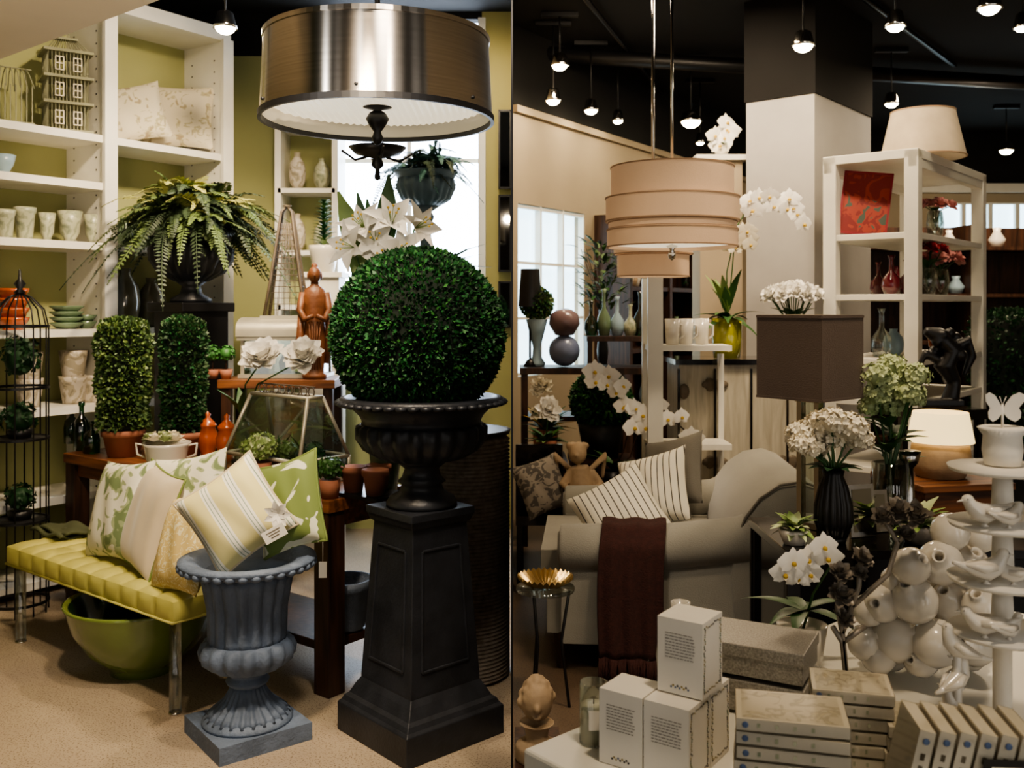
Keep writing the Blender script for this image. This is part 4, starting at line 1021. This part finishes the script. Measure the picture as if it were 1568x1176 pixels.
m=M(); h=.3; m.lathe([(0,0),(.05,0),(.055,.02),(.03,.06),(.025,.12),(.05,.22),(.07,.3),(.06,.3),(0,.27)],CYAN,28); m.ell((0,0,.40),.095,BCORE,20); boxball(m,(0,0,.40),.1,1400,.02,[BOX2,BOX3,YBOX3]); m.done('topiary_in_blue_vase',SB(822))
m=M(); m.ell((0,0,.10),.10,BLUV,28); m.lathe([(0,.19),(.06,.2),(.1,.27),(.09,.33),(.05,.36),(.02,.37),(.02,.36),(0,.35)],PURP,28); m.done('stacked_ceramic_spheres',SB(864,6.12))
for u,h,mt in ((905,.22,GGLASS),(925,.3,GRNC),(945,.25,CYAN),(965,.2,PALE),(980,.28,GGLASS)): bottle('shelf_bottle',SB(u,6.15,1.315),.045,h,mt)
m=M(); m.lathe([(0,0),(.03,0),(.04,.1),(.02,.3),(.03,.4),(.0,.4)],BLK,16); 
for k in range(200): 
    a=R.uniform(0,6.3); rr=R.uniform(0,.18); m.leaf((rr*math.cos(a),rr*math.sin(a),R.uniform(.38,.85)),(math.cos(a),math.sin(a),R.uniform(-.3,1.5)),(0,0,1),R.uniform(.06,.12),.03,R.choice([LEAF,FERN1,YBOX2]),bend=.2)
for k in range(10): a=k*.63; m.tube([(0,0,.38),(.08*math.cos(a),.08*math.sin(a),.6),(.15*math.cos(a),.15*math.sin(a),.8)],.003,WOODD,4)
m.done('branch_arrangement',(X(925,6.5),6.6,1.1)); slab('dark_plinth',(X(925,6.5),6.6,.549),(.25,.25,1.098),WOODD)
m=M(); openlathe(m,[(.075,0),(.06,.24)],BLK,28); m.tube([(0,0,-.38),(0,0,.2)],.008,BLK,6); m.lathe([(0,-.38),(.045,-.38),(.02,-.34),(0,-.33)],BLK,16); m.done('black_shade_lamp',(.115,6.12,SZ+.383))
m=M(); m.lathe([(0,0),(.1,0),(.14,.2),(.12,.2),(0,.18)],BLK,24); m.ell((0,0,.33),.165,BCORE,20); boxball(m,(0,0,.33),.17,2600,.03,[BOX1,BOX2,BOX3]); m.done('round_topiary',(X(922,5.6),5.66,.62))
m=M(); m.box((0,0,.3),(.36,.3,.6),WOODD); m.box((0,0,.605),(.38,.30,.025),WOODD); m.done('dark_side_table',(X(922,5.6),5.66,0))
m=M(); m.lathe([(0,0),(.05,0),(.06,.1),(.05,.1),(0,.09)],BLK,20)
x,y,z=X(938,5.3),5.3,.0
def rel(u,v,d=5.2): return V((X(u,d)-x,d-y,Z(v,d)-.50))
orchid_stem(m,[(0,0,.08),rel(955,690),rel(968,640),rel(955,600),rel(935,580),rel(905,575)],8,.07,(0,-1,0),PETAL,.45,WOODD)
orchid_stem(m,[(0,0,.08),rel(965,700),rel(980,650),rel(975,625),rel(1015,630),rel(1050,660)],8,.07,(0,-1,0),PETAL,.35,WOODD)
strapleaves(m,(0,0,.1),6,.2,.05,LEAF); m.done('branching_orchid',(x,y,.50))
slab('dark_stool',(x,y,.249),(.26,.26,.498),WOODD)
m=M(); m.lathe([(0,0),(.06,0),(.08,.15),(0,.15)],TERRA,20)
for k in range(60): a=R.uniform(0,6.3); m.leaf((0,0,.14),(math.cos(a)*.7,math.sin(a)*.7,R.uniform(.2,2)),(0,0,1),R.uniform(.1,.22),.05,R.choice([LEAF,LEAFL,YEL,BOX2,LEAFL]),bend=.3)
for k in range(5): peony(m,(R.uniform(-.08,.1),-.06,R.uniform(.2,.45)),.045,PETALC,V((0,-1,.3)),4)
m.done('mixed_flower_pot',(.2,5.74,.62)); 
m=M(); m.lathe([(0,0),(.05,0),(.07,.12),(0,.12)],TERRA,20); peony(m,(.02,-.04,.3),.075,PETAL,V((0,-1,.4)),5); m.tube([(0,0,.1),(.02,-.02,.3)],.005,LEAF,5)
for k in range(30): a=R.uniform(0,6.3); m.leaf((0,0,.1),(math.cos(a)*.7,math.sin(a)*.7,R.uniform(.2,1.2)),(0,0,1),R.uniform(.1,.16),.05,R.choice([LEAF,LEAFL,BOX2]),bend=.3)
m.done('white_flower_pot',(.19,5.48,.62))
m=M(); m.box((0,0,.605),(.30,.5,.025),WOODD)
for a in (-1,1):
    for b in (-1,1): m.box((a*.12,b*.22,.297),(.03,.03,.594),WOODD)
m.done('low_dark_table',(.17,5.62,0))
m=M(); m.box((0,0,.38),(.26,.3,.05),LACQ); m.box((0,.14,.56),(.26,.03,.36),LACQ)
for a in (-1,1):
    for b in (-1,1): m.box((a*.11,b*.13,.18),(.03,.03,.355),LACQ)
m.done('black_side_chair',(.15,5.18,0))
pillow('damask_pillow',(.16,5.10,.55),.27,.30,.10,PGREY,stand(1.15,.2,.3))
m=M(); m.lathe([(0,0),(.10,0),(.10,.03),(.08,.05)],TAN,24)
m.tube([(0,0,.05),(.01,0,.15),(.0,0,.27),(-.01,0,.36)],[.075,.08,.07,.05],TAN,14)
m.ell((-.02,-.01,.43),(.05,.052,.058),TAN,18); m.ell((-.03,-.06,.425),(.012,.012,.014),TAN,8)
for a in range(9): m.ell((-.02+.045*math.cos(a*.7),.01+.03*math.sin(a*.7),.465),.02,TAN,8)
for s in (-1,1):
    m.tube([(s*.05,0,.33),(s*.10,-.03,.27),(s*.06,-.08,.24)],[.025,.022,.018],TAN,10)
    m.tube([(s*.03,-.02,.12),(s*.07,-.08,.10),(s*.06,-.1,.03)],[.045,.035,.025],TAN,10)
    m.tube([(s*.04,.05,.32),(s*.13,.08,.40),(s*.12,.08,.28)],[.015,.03,.01],TAN,10)
m.done('cherub_garden_statue',(X(890,5.08),5.08,.30),remesh=.007)
slab('statue_plinth',(X(890,5.08),5.08,.149),(.2,.2,.298),WOODD)
m=M(); m.lathe([(0,.44),(.11,.44),(.11,.452),(0,.452)],GLASS,32)
for k in range(3): a=k*2.1; m.tube([(.09*math.cos(a),.09*math.sin(a),0),(.06*math.cos(a),.06*math.sin(a),.25),(.09*math.cos(a),.09*math.sin(a),.44)],.006,BLK,8)
m.done('glass_side_table',(.125,3.6,0))
m=M()
def bw(i,j):
    a=2*pi*i; r=.03+.075*j; return (r*math.cos(a),r*math.sin(a),.003+.035*j**2+.006*j*(1 if int(round(i*60))%2 else -1))
m.grid(bw,60,6,GOLD,False); m.lathe([(0,.0),(.032,0),(.032,.006),(0,.006)],GOLD,24); m.done('gold_sunburst_bowl',(.125,3.6,.454))
m=M(); m.lathe([(0,0),(.06,0),(.06,.04),(.03,.06),(.035,.09),(.05,.10)],TAN,20); m.ell((0,0,.16),(.045,.05,.055),TAN,18)
for k in range(26): a=k*2.4; q=k/26; m.ell((.045*math.cos(a)*math.sqrt(q),.01+.045*math.sin(a)*math.sqrt(q),.215-.06*q),.016,TAN,8)
m.ell((-.0,-.05,.155),(.01,.014,.012),TAN,8); m.ell((0,-.045,.13),(.014,.01,.006),TAN,8)
x,y=X(816,2.7),2.66
m.done('cherub_bust',(x+.01,y,.25),remesh=.004)
m=M(); m.box((0,0,.235),(.13,.3,.03),WOODD)
for a in (-1,1):
    for b in (-1,1): m.box((a*.045,b*.12,.11),(.025,.025,.22),WOODD)
m.done('small_wood_bench',(x+.015,y+.05,0))

# ================= foreground display table =================
FZ=.70; TA=V((.02,1.74)); TB=V((.75,.66)).normalized(); TC=V((.66,-.75)).normalized(); fang=math.atan2(TB.y,TB.x)
m=M(); Ls=1.5; Wd=1.05
m.box((Ls/2,-Wd/2,FZ-.02),(Ls,Wd,.04),WHITE); m.box((Ls/2,-Wd/2,FZ-.075),(Ls-.06,Wd-.06,.07),WHITE)
for a in (.06,Ls-.06):
    for b in (-.06,-Wd+.06): m.box((a,b,(FZ-.04)/2),(.06,.06,FZ-.04),WHITE)
m.done('white_display_table',(TA.x,TA.y,0),fang,bevel=.006)
th0=math.radians(-35)
def candlebox(x,y,z):
    m=M(); w=.084;h=.13; m.box((0,0,h/2),(w,w,h-.001),PAPERW)
    for q in (0,1):
        T=Matrix.Rotation(q*pi/2,4,'Z'); yy=-w/2-.0006
        if q==0:
            for r_ in range(9):
                xx=-.027
                while xx<.024:
                    l=R.uniform(.003,.008); l=min(l,.028-xx); m.box((xx+l/2,yy,h*.80-r_*.0052),(l,.0006,.0010),INK,T=T); xx+=l+.0018
            for k in range(9): m.ell((-.016+.004*k,yy,.012+.003*(k%2)),(.002,.0008,.002),R.choice([GOLDINK,BLUEINK,BLK]),6,T=T)
        else:
            for k in range(30):
                for s in (-1,1):
                    m.ell((s*.034+R.uniform(-.003,.003),yy,.01+k*.0038),(.002,.0006,.0016),R.choice([GOLDINK,BLK,LEAF]),6,T=T)
            for k in range(12):
                for s in (.01,.12): m.ell((-.033+.006*k,yy,s+R.uniform(-.002,.002)),(.002,.0006,.0016),R.choice([GOLDINK,BLK]),6,T=T)
    return m.done('candle_gift_box',(x,y,z),th0,bevel=.0008)
e1=V((math.cos(th0),math.sin(th0))); e2=V((-math.sin(th0),math.cos(th0)))
a=V((.212,1.70)); candlebox(a.x,a.y,FZ+.001); b=a+e1*.087; candlebox(b.x,b.y,FZ+.001); c=b+e2*.087; candlebox(c.x,c.y,FZ+.001)
tb=b+e2*.045+e1*.004; candlebox(tb.x,tb.y,FZ+.133)
m=M(); r=.026; m.lathe([(0,.003),(r-.003,.003),(r-.003,.07),(0,.07)],WAX,28); openlathe(m,[(.001,0),(r,0),(r,.11),(r-.002,.11)],GLASS,36); m.box((0,-r-.001,.05),(.022,.001,.035),PAPERW); m.tube([(0,0,.07),(0,0,.08)],.001,BLK,4)
m.done('glass_jar_candle',(X(909,1.765),1.765,FZ+.001))
pot('white_round_vase',(X(1042,1.95),1.95,FZ+.002),.05,.2,CERW,3)
m=M()
for k in range(2):
    m.box((0,0,.035+.07*k),(.20,.15,.058),GLIT); m.box((0,0,.055+.07*k),(.206,.156,.024),GLIT)
m.done('silver_gift_boxes',(.50,1.94,FZ+.001),math.radians(-28),bevel=.002)
def packs(name,x,y,n,rz,w=.165,l=.115,h=.022):
    m=M()
    for k in range(n):
        T=Matrix.Rotation(R.uniform(-.03,.03),4,'Z'); z=h*(k+.5); dx=R.uniform(-.003,.003)
        m.box((dx,0,z),(w,l,h*.8),PAPERW,T=T); m.box((dx,0,z),(w+.002,l+.002,h*.86),FILM,T=T)
        for q in range(4): m.box((dx-w*.30+q*w*.16,-l/2-.0012,z),(w*.03,.0006,h*.3),PALE,T=T)
        m.ell((dx-w*.42,-l/2-.0012,z),(.005,.0006,.005),BLUEINK,8,T=T); m.box((dx-w/2-.0013,0,z),(.0006,l*.3,h*.3),INK,T=T)
        m.box((dx,0,z+h*.41),(w*.9,l*.9,.0008),PAPERT,T=T)
    return m.done(name,(x,y,FZ+.001),rz)
packs('boxed_card_stack',.435,1.50,8,math.radians(-14)); packs('boxed_card_stack.001',.585,1.66,7,math.radians(-14),.13,.1); packs('boxed_card_stack.002',.70,1.62,5,math.radians(-14),.14,.11)
m=M()
for k in range(6):
    T=Matrix.Translation((k*.028,0,0))@Matrix.Rotation(.22,4,'Y')
    m.box((0,0,.075),(.022,.105,.15),PAPERW,T=T); m.box((0,0,.075),(.0235,.107,.152),FILM,T=T)
    for q in range(5): m.box((0,-.0532,.04+.018*q),(.006,.0006,.010),INK,T=T)
    m.ell((0,-.054,.135),(.005,.0006,.005),BLUEINK,8,T=T); m.ell((0,-.054,.02),(.005,.0006,.005),GOLDINK,8,T=T)
m.box((.09,0,-.02),(.22,.13,.04),PAPERW)
m.done('leaning_card_packs',(.575,1.44,FZ+.042),math.radians(-8))
def pod(m,c,r,ax):
    q=V(ax).normalized().to_track_quat('Z','Y').to_matrix().to_4x4(); T=Matrix.Translation(V(c))@q
    m.lathe([(0,-r),(r*.5,-r*.87),(r*.87,-r*.5),(r,0),(r*.87,r*.5),(r*.55,r*.82),(r*.26,r*.95),(r*.30,r*1.1),(r*.22,r*1.12),(r*.17,r*.9),(r*.15,r*.5),(0,r*.3)],CERW,26,T=T)
m=M(); d0=2.0; bx,by=X(1400,d0),d0
pods=[(1370,978,35),(1432,985,36),(1325,985,26),(1490,985,34),(1400,920,34),(1350,925,28),(1455,925,32),(1505,930,30),(1440,862,33),(1395,868,28),(1482,865,30),(1372,890,22),(1330,935,24),(1455,815,28),(1410,1010,26),(1500,820,26),(1345,1005,26)]
for u,v,r in pods:
    dd=d0+R.uniform(-.04,.05); rr=r/1470*dd*1.05
    pod(m,(X(u,dd)-bx,dd-by,max(Z(v,dd)-FZ,rr)),rr,(R.uniform(-.9,.7),-.6,R.uniform(.1,1.2)))
for u,v,r in ((1380,960,30),(1440,950,30),(1430,900,30),(1470,900,30),(1350,980,28),(1470,990,30),(1470,840,26),(1410,1005,36),(1360,1020,30),(1480,1030,30)):
    dd=d0+.11; rr=r/1470*dd*1.1; pod(m,(X(u,dd)-bx,dd-by,max(Z(v,dd)-FZ,rr)),rr,(R.uniform(-1,1),.2,.8))
m.done('ceramic_pod_vase_cluster',(bx,by,FZ+.001))
m=M(); x,y=X(1300,1.9),1.9; L_=lambda u,v,d=1.9: V((X(u,d)-x,d-y,Z(v,d)-FZ))
m.lathe([(0,0),(.035,0),(.03,.01),(0,.015)],SILV,20)
br=[[(0,0,.01),L_(1290,970),L_(1282,930),L_(1288,880)],[L_(1290,970),L_(1315,900),L_(1318,860)],[L_(1305,930),L_(1360,880),L_(1375,830),L_(1352,795)],[L_(1375,830),L_(1400,800),L_(1402,790)],[(0,0,.01),L_(1290,985),L_(1275,960)],[L_(1290,985),L_(1325,960)]]
for b_ in br: m.tube(b_,.0055,SILV,6)
for u,v,r in ((1288,915,.028),(1285,880,.026),(1318,858,.026),(1352,795,.028),(1402,792,.032),(1375,785,.03),(1385,820,.022),(1290,950,.024),(1315,880,.02)): peony(m,L_(u,v),r,SILV,V((R.uniform(-.5,.5),-.6,.8)),4)
m.done('silver_flower_branch',(x,y,FZ+.001))
x,y=X(1228,2.12),2.12
m=M(); m.lathe([(0,0),(.04,0),(.055,.1),(.05,.1),(0,.09)],CERW,24)
zz=FZ; g=lambda u,v,d=2.08: V((X(u,d)-x,d-y,Z(v,d)-zz))
strapleaves(m,(0,0,.13),7,.15,.035,LEAF,.1,.5,.3)
st=[(0,0,.08),g(1245,910),g(1270,870),g(1272,845),g(1250,835),g(1215,850),g(1195,870)]; m.tube(st,.003,LEAF,6)
for u,v in ((1203,880),(1215,862),(1238,858),(1240,880),(1262,838),(1268,855),(1222,885)): orchid(m,g(u,v,2.05+R.uniform(-.02,.02)),(R.uniform(-.5,.4),-1,R.uniform(-.3,.2)),.035,PETAL)
m.done('white_orchid_plant',(x,y,zz+.001))
sxx,syy=X(1535,1.72),1.72; zz=FZ
m=M(); q=lambda v:Z(v,1.72)-zz
tiers=[715,800,885,965]
pr=[(0,0),(.085,0),(.09,.008),(.03,.02),(.016,.04)]
for v in reversed(tiers):
    z=q(v); rr=.088
    pr+=[(.016,z-.012),(rr,z-.008),(rr+.004,z),(.02,z+.001)] if v!=715 else [(.016,z-.012),(rr,z-.008),(rr+.004,z),(0,z+.001)]
m.lathe(pr,PAPERW,40)
m.lathe([(0,q(713)),(.030,q(712)),(.034,q(690)),(.032,q(668)),(.042,q(656)),(.036,q(654)),(0,q(656))],PAPERW,32)
# flat paper butterfly
wing=[(0,0),(.006,.014),(.016,.028),(.028,.034),(.037,.030),(.036,.018),(.027,.006),(.031,-.002),(.030,-.012),(.021,-.019),(.010,-.014),(.003,-.006)]
bz=q(630)
for s in (-1,1):
    for dy in (-.0008,.0008):
        m.add([(s*a_*.95,dy-abs(a_)*.25,bz+b_) for a_,b_ in wing],[tuple(range(len(wing)))],PAPERW,False)
m.tube([(0,0,q(656)),(0,0,bz+.012)],.0025,PAPERW,6)
for s in (-1,1): m.tube([(0,0,bz+.01),(s*.006,-.002,bz+.026)],.0008,PAPERW,4)
m.done('tiered_paper_stand',(sxx,syy,zz+.001))
def bird(m,c,s,a,mt=CERW,tilt=0):
    T=Matrix.Translation(V(c))@Matrix.Rotation(a,4,'Z')@Matrix.Rotation(tilt,4,'Y')@Matrix.Scale(s,4)
    m.tube([(-.95,0,.25),(-.6,0,.12),(-.3,0,.05),(0,0,0),(.25,0,.08),(.42,0,.25),(.5,0,.38),(.58,0,.45)],[.05,.1,.2,.27,.25,.17,.15,.06],mt,16,T=T)
    m.ell((.5,0,.38),(.17,.15,.15),mt,14,T=T); m.tube([(.62,0,.38),(.82,0,.34)],[.05,.008],mt,8,T=T)
    for sgn in (-1,1): m.tube([(.15,sgn*.2,.1),(-.2,sgn*.24,.1),(-.65,sgn*.1,.18)],[.08,.1,.02],mt,10,T=T,flat=1.2); m.ell((.58,sgn*.12,.42),.02,BLK,6,T=T)
    m.lathe([(0,-.35),(.12,-.34),(.06,-.3),(.05,-.15),(0,-.15)],mt,12,T=T)
for u,dy,v,s,a in ((1508,-.05,800,.065,3.3),(1545,-.06,800,.05,.4),(1510,-.05,885,.068,.2),(1552,-.055,885,.05,2.7),(1508,-.05,965,.06,2.9),(1545,-.06,965,.05,.5)):
    yy=syy+dy; zt=FZ+q(v)+.001; mm=M(); bird(mm,(0,0,.35*s),s,a); mm.done('white_ceramic_bird',(X(u,yy),yy,zt+.003))
m=M(); 
for k,(dz,a) in enumerate(((.03,.3),(.085,2.6),(.14,.5),(.195,2.8))): bird(m,(0,0,dz),.06,a,tilt=-.5)
m.lathe([(0,0),(.03,0),(.03,.006),(.008,.012),(.008,.18),(0,.19)],CERW,16)
m.done('stacked_bird_figurine',(X(1482,1.66),1.70,FZ+.001))
m=M(); m.box((0,0,.1),(.075,.003,.075),SIGN); 
for k in range(6): m.box((-.004,-.002,.127-.01*k),(.045-.005*(k%3),.0006,.002),PAPERW)
m.box((0,.01,.002),(.06,.03,.004),SIGN); m.tube([(0,.004,.0),(0,.004,.08)],.002,SIGN,6)
m.done('black_price_sign',(X(1548,1.36),1.36,FZ+.02+.0),-.1)
m=M(); m.box((0,0,.0095),(.10,.09,.018),PAPERW); m.done('flat_card_box',(X(1548,1.36),1.36,FZ+.001),-.1,bevel=.001)

# ================= LIGHTS =================
def light(kind,loc,tgt,e,col,size=.15,spot=60,blend=.6):
    l=bpy.data.lights.new('light_'+kind.lower(),kind); l.energy=e; l.color=hx(col)[:3]
    if kind=='AREA': l.size=size
    else: l.shadow_soft_size=size
    if kind=='SPOT': l.spot_size=math.radians(spot); l.spot_blend=blend
    o=bpy.data.objects.new('ceiling_or_added_light',l); bpy.context.scene.collection.objects.link(o); o.location=loc  # covers the ceiling spots and the added fill and streak lights
    o.rotation_euler=(V(tgt)-V(loc)).to_track_quat('-Z','Y').to_euler(); return o
W_='#ffe6c4'
light('SPOT',(-.75,1.9,3.3),(-1.35,3.8,.5),190,W_,.10,50)
light('SPOT',(-.5,2.6,3.4),(-1.0,3.5,.6),120,W_,.06,45)
light('SPOT',(-.9,3.6,3.4),(-1.7,5.1,2.0),220,W_,.08,50)
light('SPOT',(-.9,3.9,3.45),(-2.3,5.4,1.9),170,W_,.1,75)
light('SPOT',(-.15,2.0,3.2),(-.33,3.4,1.0),120,'#fff0dc',.15,55)
light('SPOT',(-.45,2.3,2.3),(-.7,4.1,1.3),28,W_,.1,60)  # added fill in mid-air for the flowers on the console table
light('SPOT',(-.3,4.4,3.4),(-.75,4.2,1.5),110,W_,.08,60)
light('SPOT',(-1.2,4.4,3.4),(-1.1,5.0,1.1),100,W_,.08,60)
light('SPOT',(-.25,5.0,3.4),(-.2,6.5,2.0),80,W_,.1,90)  # added to brighten the lime wall beside the window
light('SPOT',(-1.4,2.0,1.2),(-2.0,3.8,2.6),40,W_,.3,90)  # added uplight, low in the room, to brighten the bulkhead
light('SPOT',(-1.3,2.1,2.4),(-.46,3.3,2.3),6,'#f4f2ee',.03,60)  # added streak light left of the drum, no fixture there
light('SPOT',(-.6,1.9,2.4),(-.46,3.3,2.3),5,'#f4f2ee',.03,60)  # added streak light hung in mid-air before the drum
light('SPOT',(-.05,2.0,2.5),(-.46,3.3,2.3),9,'#ffe6cc',.03,60)  # added warm streak light for the drum's right side
light('SPOT',(.6,1.1,3.3),(.55,1.8,.8),95,W_,.1,60)
light('SPOT',(.9,2.6,3.3),(.6,4.1,.5),105,W_,.12,65)
light('SPOT',(1.4,2.6,3.3),(1.3,3.3,.8),70,W_,.08,55)
light('SPOT',(1.6,4.2,3.4),(2.2,5.6,1.6),90,W_,.1,80)
light('SPOT',(1.25,3.9,3.3),(1.2,5.5,.9),85,W_,.1,55)  # added fill to lift the dark front of the whitewashed cabinet
light('AREA',(1.0,5.6,3.3),(1.0,6.4,0),35,W_,.6)
light('AREA',(3.8,7.5,3.3),(3.8,8.0,0),80,W_,1.0)
light('SPOT',(.5,5.5,3.3),(1.0,8.0,2.3),20,W_,.1,90)
w=bpy.data.worlds.new('World'); bpy.context.scene.world=w; w.use_nodes=True
w.node_tree.nodes['Background'].inputs[0].default_value=hx('#e8e2da'); w.node_tree.nodes['Background'].inputs[1].default_value=1.7
c=bpy.data.cameras.new('cam'); c.sensor_width=36; c.lens=33.75; c.shift_y=-.075; c.clip_start=.05
c.dof.use_dof=True; c.dof.focus_distance=2.7; c.dof.aperture_fstop=5.6
o=bpy.data.objects.new('camera',c); bpy.context.scene.collection.objects.link(o); o.location=(0,0,H); o.rotation_euler=(pi/2,0,0)
bpy.context.scene.camera=o
sc=bpy.context.scene
sc.view_settings.view_transform='AgX'
try: sc.view_settings.look='AgX - Medium High Contrast'
except Exception as ex: print(ex)
sc.view_settings.exposure=.5
